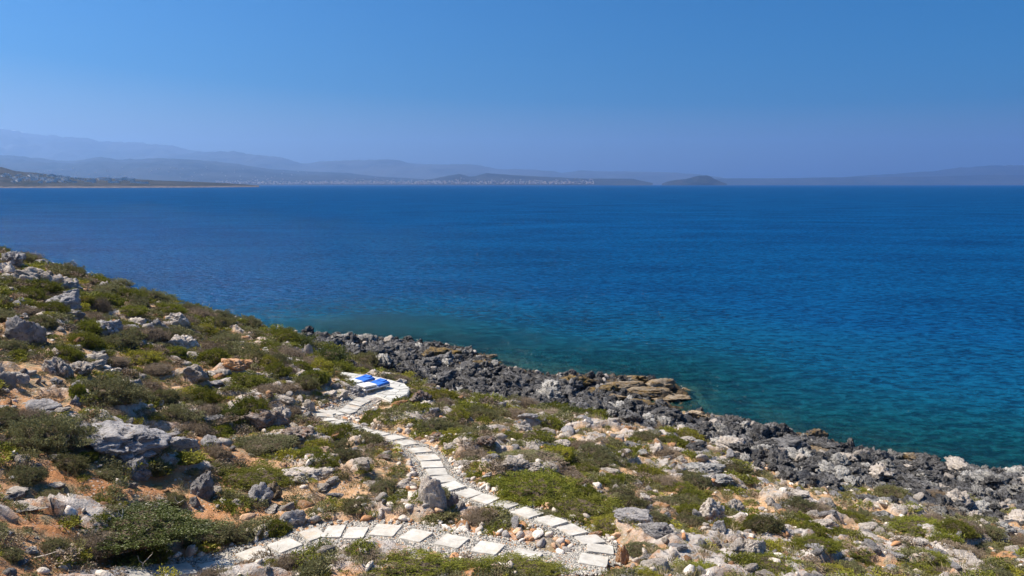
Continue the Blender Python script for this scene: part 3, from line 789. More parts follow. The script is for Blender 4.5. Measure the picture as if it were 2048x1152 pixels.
while len(seeds) < 62:
    q = rng.uniform(mn, mx_)
    if inside(np.array([q[0]]), np.array([q[1]]), PL)[0] and all(np.hypot(*(q - s_)) > .42 for s_ in seeds): seeds.append(q)
    elif rng.random() < .0004: break
for i, q in enumerate(seeds):
    cell = [np.array(c, float) for c in (q + [-.7, -.7], q + [.7, -.7], q + [.7, .7], q + [-.7, .7])]
    for j, r_ in enumerate(seeds):
        if j != i and np.hypot(*(r_ - q)) < 1.5:
            d = (r_ - q); L_ = np.hypot(*d); cell = clip_half(cell, (q + r_) / 2 - d / L_ * .022, d / L_)
    for a, b in zip(PL, np.roll(PL, -1, axis=0)):
        d = b - a; nn_ = np.array([d[1], -d[0]]) / (np.hypot(*d) + 1e-9)
        if np.dot(q - a, nn_) < 0: cell = clip_half(cell, a - nn_ * .03, nn_)
    if len(cell) < 3: continue
    cell = [q + (c - q) * (1 + rng.normal() * .02) for c in cell]
    poly_prism(cell, PLAT_Z - .01, PLAT_Z + .022 + rng.random() * .012, 'flagstone', M['flag'], terrace)
# rough stones facing the exposed side of the terrace
FA = [at_z(675, 755.5, PLAT_Z)[:2], at_z(701, 767, PLAT_Z)[:2], at_z(716, 776, PLAT_Z)[:2], at_z(730, 787, PLAT_Z)[:2]]
for a, b in zip(FA[:-1], FA[1:]):
    L_ = np.hypot(*(b - a)); k = max(2, int(L_ / .3)); d = (b - a) / L_; nn_ = np.array([-d[1], d[0]])
    if inside(np.array([((a + b) / 2 + nn_ * .2)[0]]), np.array([((a + b) / 2 + nn_ * .2)[1]]), PL)[0]: nn_ = -nn_
    for row in range(3):
        for i in range(k):
            c_ = a + (b - a) * ((i + .5 + .5 * (row % 2)) / k)
            if i == k - 1 and row % 2: continue
            o = link('stone', SMALL[(i + row) % 7], M['wallstone'] if not SMALL[(i + row) % 7].materials else None, terrace, (c_[0] + nn_[0] * .02, c_[1] + nn_[1] * .02, PLAT_Z - .13 - row * .19))
            if not len(SMALL[(i + row) % 7].materials): SMALL[(i + row) % 7].materials.append(M['wallstone'])
            o.scale = (L_ / k * .56, .10, .105); o.rotation_euler = (0, 0, math.atan2(d[1], d[0]))

# ------------------------------------------------------------------ the two loungers on the terrace
def bev_box(name, sx, sy, sz, mat, parent, loc, rot=(0, 0, 0), bev=.02, seg=2):
    bm = bmesh.new(); bmesh.ops.create_cube(bm, size=1.0); bmesh.ops.scale(bm, vec=(sx, sy, sz), verts=bm.verts)
    bmesh.ops.bevel(bm, geom=bm.edges[:], offset=bev, segments=seg, affect='EDGES', profile=.6)
    me = bpy.data.meshes.new(name); bm.to_mesh(me); bm.free()
    for p in me.polygons: p.use_smooth = False
    return link(name, me, mat, parent, loc, rot)
def lounger(cpx, yaw, label, raise_):
    c = at_z(cpx[0], cpx[1], PLAT_Z + .3)
    r = bpy.data.objects.new('sun_lounger', None); COL.objects.link(r); r.scale = (.95, .95, .9); r.location = (c[0], c[1], PLAT_Z + .03); r.rotation_euler = (0, 0, yaw)
    tag(r, label, 'sun lounger', 'sun loungers on the stone terrace')
    Wd, Ln = .70, 1.42     # x across, y along; the head (blue) is at +y
    bev_box('frame', Wd, Ln, .07, M['white'], r, (0, 0, .185), bev=.012)
    for sx in (-1, 1):
        for sy in (-1, 1): bev_box('leg', .07, .07, .15, M['white'], r, (sx * (Wd / 2 - .08), sy * (Ln / 2 - .12), .075), bev=.008)
    bev_box('foot_cushion', Wd - .03, Ln * .50, .09, M['white'], r, (0, -Ln * .235, .27 + raise_), (R(-3) * (raise_ > 0), 0, 0), bev=.03, seg=3)
    bev_box('mattress', Wd + .02, Ln * .44, .12, M['blue'], r, (0, Ln * .27, .28), (R(6), 0, 0), bev=.04, seg=3)
    bev_box('valance', Wd + .03, .03, .24, M['blue'], r, (0, Ln / 2 + .01, .20), bev=.01)
    bev_box('pillow', Wd * .7, .24, .09, M['blue'], r, (0, Ln * .40, .365), (R(6), 0, 0), bev=.035, seg=3)
    return r
pa, pb = at_z(762, 762, PLAT_Z + .3), at_z(716, 750, PLAT_Z + .3)
row_dir = (pa - pb)[:2]; yaw = math.atan2(row_dir[1], row_dir[0])
if math.sin(yaw + math.pi / 2) < 0: yaw += math.pi
lounger((745, 768), yaw, 'blue and white sun lounger with raised white end, nearer the rounded terrace end', .05)
lounger((716, 760), yaw, 'blue and white sun lounger farther from the rounded terrace end, beside its narrow tip', 0.0)

# ------------------------------------------------------------------ placing things on the slope
placed = []          # (x, y, radius) of everything single, for spacing
def put(me, name, mat, x, y, z, sx, sy, sz, yaw, tilt=(0, 0)):
    o = bpy.data.objects.new(name, me); COL.objects.link(o)
    if len(me.materials) == 0: me.materials.append(mat)
    o.location = (x, y, z); o.rotation_euler = (tilt[0], tilt[1], yaw); o.scale = (sx, sy, sz)
    o.material_slots[0].link = 'OBJECT'; o.material_slots[0].material = mat
    placed.append((x, y, max(sx, sy) * .85))
    return o
def put_shrub(me, mat, x, y, sx, sy, sz, yaw, sink=.04, stem=None):
    z = float(min(ground(x, y), ground(x, y - sy * .7) + .12 * sz)) - sink - .03 * sz
    r = bpy.data.objects.new('shrub', None); COL.objects.link(r)
    r.location = (x, y, z); r.scale = (sx, sy, sz); r.rotation_euler = (random.uniform(-.08, .08), random.uniform(-.08, .08), yaw)
    placed.append((x, y, max(sx, sy) * .85))
    o = bpy.data.objects.new('foliage', me); COL.objects.link(o); o.parent = r
    if len(me.materials) == 0: me.materials.append(mat)
    o.material_slots[0].link = 'OBJECT'; o.material_slots[0].material = mat
    b = bpy.data.objects.new('branches', stem or random.choice(STEM)); COL.objects.link(b); b.parent = r
    if len(b.data.materials) == 0: b.data.materials.append(M['stem'])
    return r
SG, RG, KG = 'scrub cushions and bushes on the slope', 'limestone boulders lying on the slope', 'black jagged rocks along the shore'
def spot(px, py, w, h, dp=.7):
    p = hit(px, py); _, _, dep = proj(*p)
    rx = w / 2 * dep / FPX
    lie = math.hypot(p[0], p[1]); sd = (EYE - p[2]) / math.hypot(lie, EYE - p[2])
    H = max(.34 * h, h - 2 * (w / 2 * dp) * sd * .85) * dep / FPX / math.sqrt(1 - sd * sd)
    return p, rx, H
MATW = {'green': 'bright olive green', 'greygreen': 'grey-green', 'dry': 'dry brown', 'yellow': 'yellow-green', 'leafy': 'broad-leaved green',
        'lime': 'pale', 'grey': 'blue-grey', 'karst': 'black', 'karst_mid': 'dark grey', 'tan': 'tan', 'brown': 'weedy brown', 'orange': 'rust-orange', 'cave': 'rust-brown'}
seedc = [900]
def hero_shrub(px, py, w, h, mat, label, kind='CUSH', yaw=None, depth=.75, n=0, size=.03, lump=.30):
    p, rx, H = spot(px, py, w, h, depth)
    ry = rx * depth
    seedc[0] += 1
    if n: me = foliage_mesh('shrub', seedc[0], n=n, size=size, lump=lump, lump_s=2.6, fill=.18, long=1.8 if mat == 'leafy' else 2.6)
    else: me = random.choice({'CUSH': CUSH, 'BUSH': BUSH, 'FINE': FINE, 'TWIGGY': TWIGGY, 'BROAD': BROAD}[kind])
    o = put_shrub(me, M[mat], p[0], p[1] + ry * .55, rx * .92, ry, H / .62 * 1.15, random.uniform(-.3, .3) if yaw is None else yaw)
    return tag(o, label, 'shrub', SG)
def hero_rock(px, py, w, h, pool, mat, label, yaw=None, depth=.7, sink=.18, tilt=(0, 0), cat='boulder', name='boulder', group=RG, k=None):
    p, rx, H = spot(px, py, w, h, depth)
    ry = rx * depth; me = pool[k] if k is not None else random.choice(pool)
    z = float(ground(p[0], p[1] + ry * .5))
    o = put(me, name, M[mat], p[0], p[1] + ry * .5, z + H * (.25 - sink), rx * 1.05, ry, H * .88, random.uniform(-.35, .35) if yaw is None else yaw, tilt)
    return tag(o, label, cat, group)

HR = [
 (222,905,175,74,BIG,'grey','largest blue-grey boulder with a hollow, left of the slope below green scrub',dict(k=0,depth=.8)),
 (165,872,60,34,BIG,'grey','upper left lobe of blue-grey rock beside the largest boulder',dict(k=2)),
 (72,820,84,30,BOULD,'grey','low angular blue-grey rock on orange soil near the left edge',{}),
 (355,905,84,46,BIG,'grey','grey humped boulder right of the largest blue-grey boulder',dict(k=3)),
 (414,893,54,30,BOULD,'grey','small sloping grey boulder next to the humped boulder',{}),
 (268,955,60,46,BIG,'grey','rounded dark grey boulder just below the largest boulder',dict(k=4)),
 (398,990,50,52,BIG,'grey','upright egg-shaped grey boulder standing on red soil at left centre',dict(k=5)),
 (518,1008,48,42,BOULD,'grey','dark cracked boulder under the front of the long green cushion',{}),
 (605,960,104,44,BIG,'lime','smooth pale grey boulder beyond the long green cushion',dict(k=1)),
 (868,1008,52,62,TALL,'lime','tall pointed boulder standing beside the upper path slabs',dict(depth=.75,sink=.05,k=0)),
 (905,1018,26,34,BOULD,'grey','narrow dark stone leaning just right of the tall pointed boulder',{}),
 (42,1018,92,16,LEDGE,'lime','flat pale ledge at the left edge above the leafy bush',{}),
 (20,985,60,10,LEDGE,'lime','thin pale slab of rock at the far left on red soil',{}),
 (150,1150,160,12,LEDGE,'grey','low grey ledge cut by the bottom left of the picture',{}),
 (674,1100,44,38,BIG,'grey','dark grey rock sitting on the lower path between slabs',dict(k=2,depth=.9)),
 (648,1110,34,26,BOULD,'lime','pale brown stone left of the dark rock on the lower path',{}),
 (586,1052,46,34,BOULD,'grey','blue-grey block above the upper edge of the lower path',{}),
 (545,1000,34,34,BOULD,'tan','tan knob of rock right of the dark cracked boulder',{}),
 (572,1022,34,24,BOULD,'lime','pinkish pale stone above the lower path',{}),
 (388,1012,26,22,BOULD,'grey','small grey rock in front of the egg-shaped boulder',{}),
 (1425,1042,56,46,PITTED,'lime','tall pitted pale boulder at right centre of the slope',dict(k=0,depth=.8)),
 (1470,1026,44,42,PITTED,'lime','knobbly pitted boulder just behind the tall pitted one',dict(k=1)),
 (1442,1062,36,30,BOULD,'grey','dark grey split block at the foot of the tall pitted boulder',{}),
 (1262,1040,90,34,BIG,'grey','long grey outcrop running down behind the large bright bush',dict(yaw=-.55,depth=.4)),
 (1318,1072,76,34,BIG,'grey','lower end of the long grey outcrop, dark underneath',dict(yaw=-.55,depth=.45,k=4)),
 (1480,1105,50,32,BOULD,'lime','pale lump of limestone below the tall pitted boulder',{}),
 (1508,1112,44,40,PITTED,'lime','rounded white boulder with dark holes near the bottom right',dict(k=2)),
 (1302,1140,64,42,BOULD,'lime','broad pale boulder at the bottom right of the path bend',{}),
 (1500,1142,30,20,BOULD,'lime','small pale rock at the bottom edge between green bushes',{}),
 (1030,940,60,30,PITTED,'lime','crusty white outcrop behind the large bright bush',dict(k=3)),
 (1072,945,40,22,PITTED,'lime','second crusty white outcrop beside the first, farther right',dict(k=4)),
 (55,690,92,66,BIG,'grey','big dark leaning slab of rock with rust stain at left',dict(k=3,depth=.6)),
 (22,664,44,28,BOULD,'orange','rust-orange rock face left of the leaning dark slab',{}),
 (110,614,76,38,BIG,'grey','pointed grey boulder below the ridge crest at left',dict(k=5)),
 (135,600,40,30,BOULD,'grey','darker block touching the pointed grey boulder',{}),
 (62,568,110,44,PITTED,'lime','broad craggy outcrop on the ridge crest at left',dict(depth=.5,k=0)),
 (110,578,70,34,PITTED,'lime','lower craggy rock at the right of the crest outcrop',dict(k=3)),
 (22,530,44,34,PITTED,'grey','topmost crag on the ridge at the left edge',dict(k=1)),
 (8,545,50,26,BOULD,'lime','pale slab under the topmost crag',{}),
 (208,675,52,32,PITTED,'grey','ribbed grey rock on the left slope under the ridge',dict(k=2)),
 (312,664,38,30,BOULD,'grey','dark conical rock on the upper slope',{}),
 (272,652,36,20,BOULD,'lime','pale flat-topped rock left of the dark conical rock',{}),
 (352,646,44,26,PITTED,'lime','white crumbly rock near the ridge line',{}),
 (362,700,52,30,PITTED,'lime','round ribbed rock in the middle of the left slope',{}),
 (465,738,62,26,BIG,'orange','orange-topped flat boulder on the left slope',dict(k=1)),
 (385,766,60,34,BIG,'lime','pale boulder with a tan cap below the ribbed rock',dict(k=2)),
 (440,750,34,18,BOULD,'lime','low pale rock between tan-capped and orange-topped boulders',{}),
 (110,748,56,44,PITTED,'lime','craggy pale rock on orange soil at left',{}),
 (155,745,50,34,PITTED,'lime','knobbly pale rock right of the craggy one on orange soil',{}),
 (190,728,44,24,BOULD,'lime','smooth pale stone at the top of the craggy cluster',{}),
 (28,762,40,28,BOULD,'lime','rounded pink-grey rock at the left edge on orange soil',{}),
 (8,775,40,32,BOULD,'lime','white rock cut by the left edge',{}),
 (252,775,44,26,PITTED,'lime','pale rock right of the dense green bush at left',{}),
 (240,805,30,20,BOULD,'grey','little dark rock below the dense green bush at left',{}),
 (148,810,28,20,BOULD,'grey','small grey stone on bare orange soil left of centre',{}),
 (522,862,84,48,BIG,'cave','rust-brown cave-mouthed boulder under a green bush',dict(k=0)),
 (556,842,44,44,PITTED,'lime','white ribbed rock right of the cave-mouthed boulder',{}),
 (590,885,66,38,PITTED,'cave','dark broken rock below and right of the cave-mouthed boulder',{}),
 (614,822,26,30,BOULD,'lime','pale standing stone left of the path start',{}),
 (708,792,50,34,PITTED,'grey','dark ribbed rock against the terrace wall',dict(k=4)),
 (678,795,40,22,BOULD,'lime','pale rock left of the dark ribbed rock by the terrace',{}),
 (842,808,44,26,PITTED,'cave','dark heap of rock at the lower right of the terrace',{}),
 (745,805,32,12,BOULD,'lime','low stone between terrace and first path slabs',{}),
 (838,884,22,12,BOULD,'orange','rust-orange stone above the upper path',{}),
 (1192,1076,32,18,BOULD,'orange','rust-orange rock at the right edge of the upper path bend',{}),
 (1245,1130,24,36,BOULD,'orange','tall orange stone right of the last upper path slabs',{}),
 (790,905,26,14,BOULD,'orange','orange-brown stone left of the upper path',{}),
 (720,930,50,22,BIG,'lime','long pale rib of rock left of the upper path',dict(yaw=-.6,depth=.35)),
 (690,915,40,22,BOULD,'lime','upper end of the pale rock rib left of the path',{}),
 (748,975,50,24,PITTED,'lime','crusty pale rock midway between the two path strands',{}),
 (810,978,40,22,BOULD,'lime','pale rock left of the tall pointed boulder',{}),
 (1408,950,92,34,BIG,'karst_mid','smooth dark grey hump at the right edge of the scrub',dict(k=1,depth=.6)),
 (1440,975,60,22,BIG,'karst_mid','second dark grey hump just below the smooth one',dict(k=4)),
 (970,900,40,28,PITTED,'cave','dark pile of stone right of the upper path',{}),
 (905,900,40,22,PITTED,'lime','pale rubble rock right of the upper path middle',{}),
 (925,935,40,24,PITTED,'lime','white rubble block beside the path curve',{}),
 (1180,895,46,22,PITTED,'grey','grey rock group above the big bare patch',{}),
 (1120,905,44,24,PITTED,'lime','pale rock above the grey-green mat at centre',{}),
 (1220,945,44,16,LEDGE,'lime','pale tilted slab at centre right',dict(yaw=-.4)),
 (1590,1000,70,24,LEDGE,'lime','long white ledge at right between scrub cushions',dict(yaw=-.4)),
 (1650,1060,70,30,BIG,'lime','large white sloping ledge at lower right',dict(yaw=-.4,depth=.5)),
 (1750,1085,60,26,LEDGE,'lime','pale flattened boulder above the bottom right bushes',dict(yaw=-.4)),
 (1830,1090,56,22,LEDGE,'lime','white rock between green cushions at lower right',dict(yaw=-.4)),
 (1930,1120,70,22,LEDGE,'lime','pale ledge near the bottom right corner',dict(yaw=-.4)),
 (1735,1060,44,20,BOULD,'lime','rounded white stone in the lower right scrub',{}),
 (1662,1020,40,22,PITTED,'karst_mid','dark grey knob above the lower right ledges',{}),
 (1770,1035,44,22,PITTED,'karst_mid','dark rock beside the brown bush at right',{}),
 (2010,1055,50,24,PITTED,'karst_mid','grey rock near the right edge below the shore',{}),
]
KR = [
 (1150,774,80,26,KARST,'brown','black-brown humped rock at the water edge, centre'),
 (1205,780,56,20,KARST,'brown','second black-brown hump at the water edge, right of the first'),
 (1255,778,70,18,LEDGE,'tan','flat tan wave-cut ledge with algae'),
 (1300,790,80,20,LEDGE,'tan','wide tan ledge reaching out to the small point'),
 (1325,775,56,20,BOULD,'tan','tan hump on the outer ledge'),
 (1375,785,34,10,LEDGE,'tan','low yellow-brown rock at the tip of the ledge'),
 (1262,756,30,10,LEDGE,'tan','small tan rock just off the ledge'),
 (1345,800,80,14,LEDGE,'tan','brownish flat ledge at the inlet mouth'),
 (1232,795,70,14,LEDGE,'tan','cracked tan ledge behind the black shore rocks'),
 (1280,805,60,12,LEDGE,'brown','dark brown shelf in front of the wide tan ledge'),
 (1395,838,64,20,BIG,'tan','pale-topped boulder at the inlet edge'),
 (1440,845,50,12,LEDGE,'tan','golden brown strip of rock by the inlet'),
 (1575,900,120,44,BIG,'karst','great black shoreline mound right of the inlet'),
 (1530,880,60,34,KARST,'karst','black rock left of the great mound'),
 (1565,868,26,18,KARST,'karst','black knob on top of the great mound'),
 (1635,875,36,22,KARST,'tan','brown knobbly rock at the sea side of the great mound'),
 (1560,912,36,20,BOULD,'lime','white boulder lying below the great black mound'),
 (1725,915,34,20,BOULD,'lime','white rock on grey shore rocks at right'),
 (1765,920,36,28,KARST,'karst','black pointed rock by the water at right'),
 (1830,928,60,20,KARST,'tan','brown wet rock at the right waterline'),
 (1880,945,80,26,KARST,'karst','long black rock at the right waterline'),
 (1960,960,60,18,KARST,'karst','low black rock near the right edge waterline'),
 (1640,905,60,16,LEDGE,'tan','dark tan wet shelf below the waterline cove'),
 (604,680,12,14,BOULD,'lime','small white boulder on the black rocks at left'),
 (778,684,22,18,BOULD,'lime','pale pointed stone at the black rock waterline'),
 (617,712,16,26,TALL,'lime','upright pale stone above the black shore at left'),
 (905,700,50,12,LEDGE,'tan','tan shelf at the upper waterline'),
 (950,696,24,7,LEDGE,'tan','low brown rock just offshore of the upper shelf'),
 (975,715,40,12,LEDGE,'tan','yellow-brown rock at the upper shore corner'),
 (1058,735,14,7,BOULD,'tan','tiny pale rock alone in shallow water'),
 (880,715,90,26,KARST,'brown','brown-black craggy rock back from the upper shelf'),
 (940,735,80,26,KARST,'brown','brown-black crag above the upper shore corner'),
 (1035,775,36,16,BOULD,'karst_mid','smooth grey boulder amid the black rocks'),
]
for px_, py_, w_, h_, pool, mt, lb, kw in HR: hero_rock(px_, py_, w_, h_, pool, mt, lb, **kw)
for px_, py_, w_, h_, pool, mt, lb in KR:
    hero_rock(px_, py_, w_, h_ * 1.1, pool, mt, lb, name='shore_rock', cat='shore rock', group=KG, sink=.3, depth=.6)
# a second tone for the big mound's neighbours is left to the scatter

HS = [
 (205,1092,370,84,'leafy','largest leafy bush, broad green leaves, at lower left',dict(n=19000,size=.018,depth=.5,lump=.26)),
 (385,1085,130,58,'greygreen','grey-green end of the scrub right of the largest leafy bush',dict(n=6000,size=.03,lump=.34)),
 (60,900,185,74,'greygreen','dense dark grey-green bush at the left edge',dict(n=12000,size=.026,depth=.6)),
 (200,795,135,52,'greygreen','dense domed bush on orange soil, left of centre',dict(n=9000,size=.03)),
 (152,790,34,22,'green','little bright plant at the left foot of the dense domed bush',{}),
 (500,975,205,52,'green','long bright green cushion between two grey boulders',dict(n=12000,size=.022,depth=.5,lump=.3)),
 (1080,1000,180,62,'green','large bright green bush at the centre of the slope',dict(n=13000,size=.026,depth=.7,lump=.42)),
 (1155,1035,150,46,'green','lower right half of the central bright bush',dict(n=9000,size=.03,lump=.42)),
 (1040,1010,90,40,'yellow','pale left lobe of the central bright bush',dict(n=5000,size=.035)),
 (990,968,76,26,'green','small green bush left of the central bright bush',dict(kind='BUSH')),
 (1225,1062,100,38,'yellow','yellow-green bush above the orange rock at the path bend',dict(n=6000,size=.03)),
 (1090,1040,70,26,'greygreen','grey-green fringe bush next to the upper path slabs',dict(kind='BUSH')),
 (770,1150,290,52,'green','wide green bush at the bottom below the lower path',dict(n=14000,size=.022,depth=.5)),
 (720,1115,90,20,'dry','brown heathery tuft on the wide bottom bush',dict(kind='TWIGGY')),
 (1020,1150,230,38,'green','low green bush at the bottom centre right',dict(n=9000,size=.025,depth=.5)),
 (1110,1128,60,22,'dry','dry clump at the right of the low bottom bush',dict(kind='TWIGGY')),
 (1290,1106,82,34,'greygreen','neat round cushion right of the path bend',dict(n=6000,size=.028,lump=.15)),
 (1395,1150,150,40,'green','green mound bush at the bottom right of centre',dict(n=8000,size=.028)),
 (1550,1145,130,36,'green','green bush at the bottom, left of the yellowish dome',dict(n=7000,size=.028)),
 (1672,1150,100,36,'yellow','yellowish green dome at the bottom right',dict(n=7000,size=.026,lump=.2)),
 (1850,1066,110,30,'green','bright green elongated cushion at right',dict(n=5000,size=.035)),
 (1885,1035,90,30,'dry','brown heathery bush above the bright cushion at right',dict(kind='TWIGGY')),
 (1800,1048,70,18,'greygreen','grey-green low cushion left of the brown bush at right',{}),
 (1700,1105,90,28,'green','green cushion among the white ledges at lower right',dict(kind='BUSH')),
 (1860,1118,100,26,'green','green mat near the bottom right corner',dict(kind='BUSH')),
 (1990,1110,100,28,'greygreen','grey-green mat at the right edge',dict(kind='BUSH')),
 (2010,1146,80,26,'yellow','yellow-green cushion in the bottom right corner',dict(kind='BUSH')),
 (170,1110,100,56,'dry','tangled dry brown thicket in front of the largest leafy bush',dict(kind='TWIGGY')),
 (245,1080,70,32,'dry','tawny dry tuft inside the lower left scrub',dict(kind='TWIGGY')),
 (285,1125,100,44,'green','bright green low bush at lower left near the path',dict(kind='FINE')),
 (235,1140,90,36,'leafy','leafy patch at the bottom left',dict(kind='BROAD')),
 (470,1080,90,40,'greygreen','grey-green bush above the lower path at left',dict(kind='BUSH')),
 (545,1072,64,36,'green','green cushion beside the blue-grey block',dict(kind='CUSH')),
 (800,757,56,20,'yellow','yellow-green cushion behind the stone terrace',dict(kind='FINE')),
 (672,742,60,24,'green','green bush behind the narrow tip of the terrace',dict(kind='BUSH')),
 (568,735,30,14,'yellow','bright yellow flowering clump on the left slope',{}),
 (270,722,90,30,'yellow','yellow-green cushion in the middle of the left slope',dict(kind='BUSH')),
 (300,748,80,24,'dry','dry brown shadowy bush under the yellow-green cushion',dict(kind='TWIGGY')),
 (120,712,70,28,'green','green bush above the craggy cluster at left',dict(kind='BUSH')),
 (75,585,72,22,'green','green cushion right below the crest outcrop',dict(kind='BUSH')),
 (195,626,42,28,'dry','dark brown round bush on the upper left slope',dict(kind='TWIGGY')),
 (165,605,44,16,'yellow','yellow-green tuft on the ridge at left',{}),
 (170,670,60,26,'green','dark green bush left of the ribbed grey rock',dict(kind='BUSH')),
 (510,905,150,40,'greygreen','wide grey-green mound below the cave-mouthed boulder',dict(n=8000,size=.028,lump=.2)),
 (640,935,70,34,'green','olive bush left of the pale rock rib',dict(kind='BUSH')),
 (686,897,54,24,'greygreen','small grey-green dome left of the upper path',dict(kind='CUSH')),
 (400,810,64,34,'green','dark green bush left of the cave-mouthed boulder',dict(kind='BUSH')),
 (500,835,70,40,'green','green bush above the cave-mouthed boulder',dict(kind='BUSH')),
 (335,842,84,34,'greygreen','grey-green bush on orange soil above the humped boulder',dict(kind='BUSH')),
 (480,770,90,30,'green','green scrub on the left slope above the dark cave rock',dict(kind='BUSH')),
 (560,782,80,26,'dry','brown scrub left of the terrace',dict(kind='TWIGGY')),
 (610,775,50,24,'greygreen','dark scrub cushion against the terrace rubble',dict(kind='BUSH')),
 (365,925,74,26,'green','small bright green bush below the humped boulder',dict(kind='FINE')),
 (310,950,54,28,'greygreen','bush right of the rounded dark grey boulder',dict(kind='BUSH')),
 (1060,925,140,26,'greygreen','wide grey-green mat right of the crusty outcrop',dict(n=6000,size=.028,lump=.15)),
 (1140,955,60,24,'dry','brown heather right of the crusty white outcrop',dict(kind='TWIGGY')),
 (1022,878,54,22,'green','green bush at centre on bare tan soil',dict(kind='BUSH')),
 (1138,890,72,26,'green','bright green bush beside the grey rock group',dict(kind='BUSH')),
 (1090,836,100,16,'dry','brown-olive mat beneath the black rocks at centre',dict(kind='TWIGGY')),
 (1310,852,66,18,'dry','russet mat on the edge of the black rocks',dict(kind='TWIGGY')),
 (1275,905,34,12,'yellow','bright yellow cushion at centre right',{}),
 (885,1045,84,34,'greygreen','grey-green bush in front of the tall pointed boulder',dict(kind='BUSH')),
 (900,1072,60,20,'green','green tuft above the lower path slabs',{}),
 (860,790,40,12,'yellow','low olive cushion right of the terrace',{}),
 (1300,1000,60,20,'green','round olive cushion right of the central bright bush',{}),
 (1335,1012,80,28,'greygreen','grey-green dome left of the tall pitted boulder',dict(kind='CUSH')),
 (1345,1052,60,22,'greygreen','bush at the head of the grey outcrop',dict(kind='CUSH')),
 (1510,1052,40,26,'green','green bush against the knobbly pitted boulder',{}),
 (1610,1078,60,24,'greygreen','cushion bush left of the large white ledge',dict(kind='CUSH')),
 (1530,975,70,16,'green','low green cushion on the rocky flank at right',{}),
]
for px_, py_, w_, h_, mt, lb, kw in HS: hero_shrub(px_, py_, w_, h_, mt, lb, **kw)

heroes = list(placed)
LMK = [(222,880,'largest blue-grey boulder'),(398,970,'egg-shaped boulder'),(868,985,'tall pointed boulder'),(745,775,'stone terrace'),(1090,985,'central bright green bush'),
 (1428,1025,'tall pitted boulder'),(500,955,'long green cushion'),(200,1060,'largest leafy bush'),(60,870,'dark bush at the left edge'),(55,665,'leaning dark slab'),(70,555,'crest outcrop'),
 (200,775,'dense domed bush'),(525,845,'cave-mouthed boulder'),(365,685,'round ribbed rock'),(465,728,'orange-topped boulder'),(1405,938,'smooth dark grey hump'),(1575,885,'great black mound'),
 (1300,780,'tan ledge point'),(1672,1135,'yellowish dome'),(1850,1055,'bright cushion at right'),(1200,1100,'bend of the paved path'),(780,1070,'lower path'),(675,845,'path start'),(860,925,'middle of the upper path'),
 (1040,930,'crusty white outcrops'),(1590,990,'long white ledge'),(1830,925,'brown wet waterline rock'),(1040,765,'smooth grey shore boulder'),(890,700,'upper tan shelf'),(604,676,'white boulder on black rocks'),
 (1150,765,'black-brown humped rock'),(1960,1110,'pale ledge at bottom right'),(660,955,'smooth pale boulder'),(1140,885,'bright bush by the grey rocks'),(617,700,'upright pale shore stone'),(778,680,'pale pointed stone'),(940,725,'brown-black crag'),(1205,775,'second black-brown hump'),(1440,845,'golden brown rock strip'),(1725,910,'white rock at right'),(1530,870,'black rock by the great mound'),(1262,752,'small offshore tan rock'),(1765,910,'black pointed rock')]
used = {}
def auto_label(look, noun, px, py, wpx, edges):
    size = 'tiny' if wpx < edges[0] else 'small' if wpx < edges[1] else 'mid-sized' if wpx < edges[2] else 'large'
    order = sorted(LMK, key=lambda q: math.hypot(q[0] - px, (q[1] - py) * 1.6))
    best = None
    for lx, ly, nm in order[:16]:
        dx, dy = px - lx, (py - ly) * 1.6; d = math.hypot(dx, dy)
        near = 'close ' if d < 55 else 'far ' if d > 130 else ''
        if abs(dx) > 2.2 * abs(dy): w = 'right of' if dx > 0 else 'left of'
        elif abs(dy) > 2.2 * abs(dx): w = 'below' if dy > 0 else 'above'
        else: w = ('below and ' if dy > 0 else 'above and ') + ('right of' if dx > 0 else 'left of')
        lb = '%s %s %s %s%s the %s' % (size, look, noun, near, w, nm)
        if len(lb.split()) > 16: continue
        if best is None: best = lb
        if lb not in used: best = lb; break
    used[best] = 1
    return best

BARE = [(150,985,180,26),(340,975,150,20),(440,1035,110,24),(100,800,120,34),(60,745,70,24),(1190,862,130,26),(1560,955,60,34),(1740,1010,90,18),(1240,1085,50,16),(660,990,110,18),(1010,860,60,16),(300,870,60,20),(640,880,40,16),(1330,930,50,14),(60,1060,60,40),(1400,1075,90,18)]
def bare(px, py):
    k = np.zeros(np.shape(px), bool)
    for a, b, c, d in BARE: k |= ((px - a) / c) ** 2 + ((py - b) / d) ** 2 < 1
    return k
def visible(x, y, z):
    t = np.linspace(.25, .985, 60)[:, None]
    X, Y, Z = x * t, y * t, EYE + (z - EYE) * t
    return ~np.any(ground(X.ravel(), Y.ravel()).reshape(X.shape) > Z + .15, axis=0)
def candidates(n, y0, y1, accept):
    """points spread evenly over the ground that the slope shows, with their place in the picture"""
    x = rng.uniform(-46, 46, n * 6); y = rng.uniform(y0, y1, n * 6)
    k = np.abs(x) < y * .78 + 2; x, y = x[k], y[k]
    z = ground(x, y); px, py, dep = proj(x, y, z)
    k = accept(x, y, z, px, py); x, y, z, px, py, dep = (a[k] for a in (x, y, z, px, py, dep))
    v = visible(x, y, z + .3); x, y, z, px, py, dep = (a[v] for a in (x, y, z, px, py, dep))
    return [a[:n] for a in (x, y, z, px, py, dep)]
def smk(x, y): return ground(x, y, GSH)
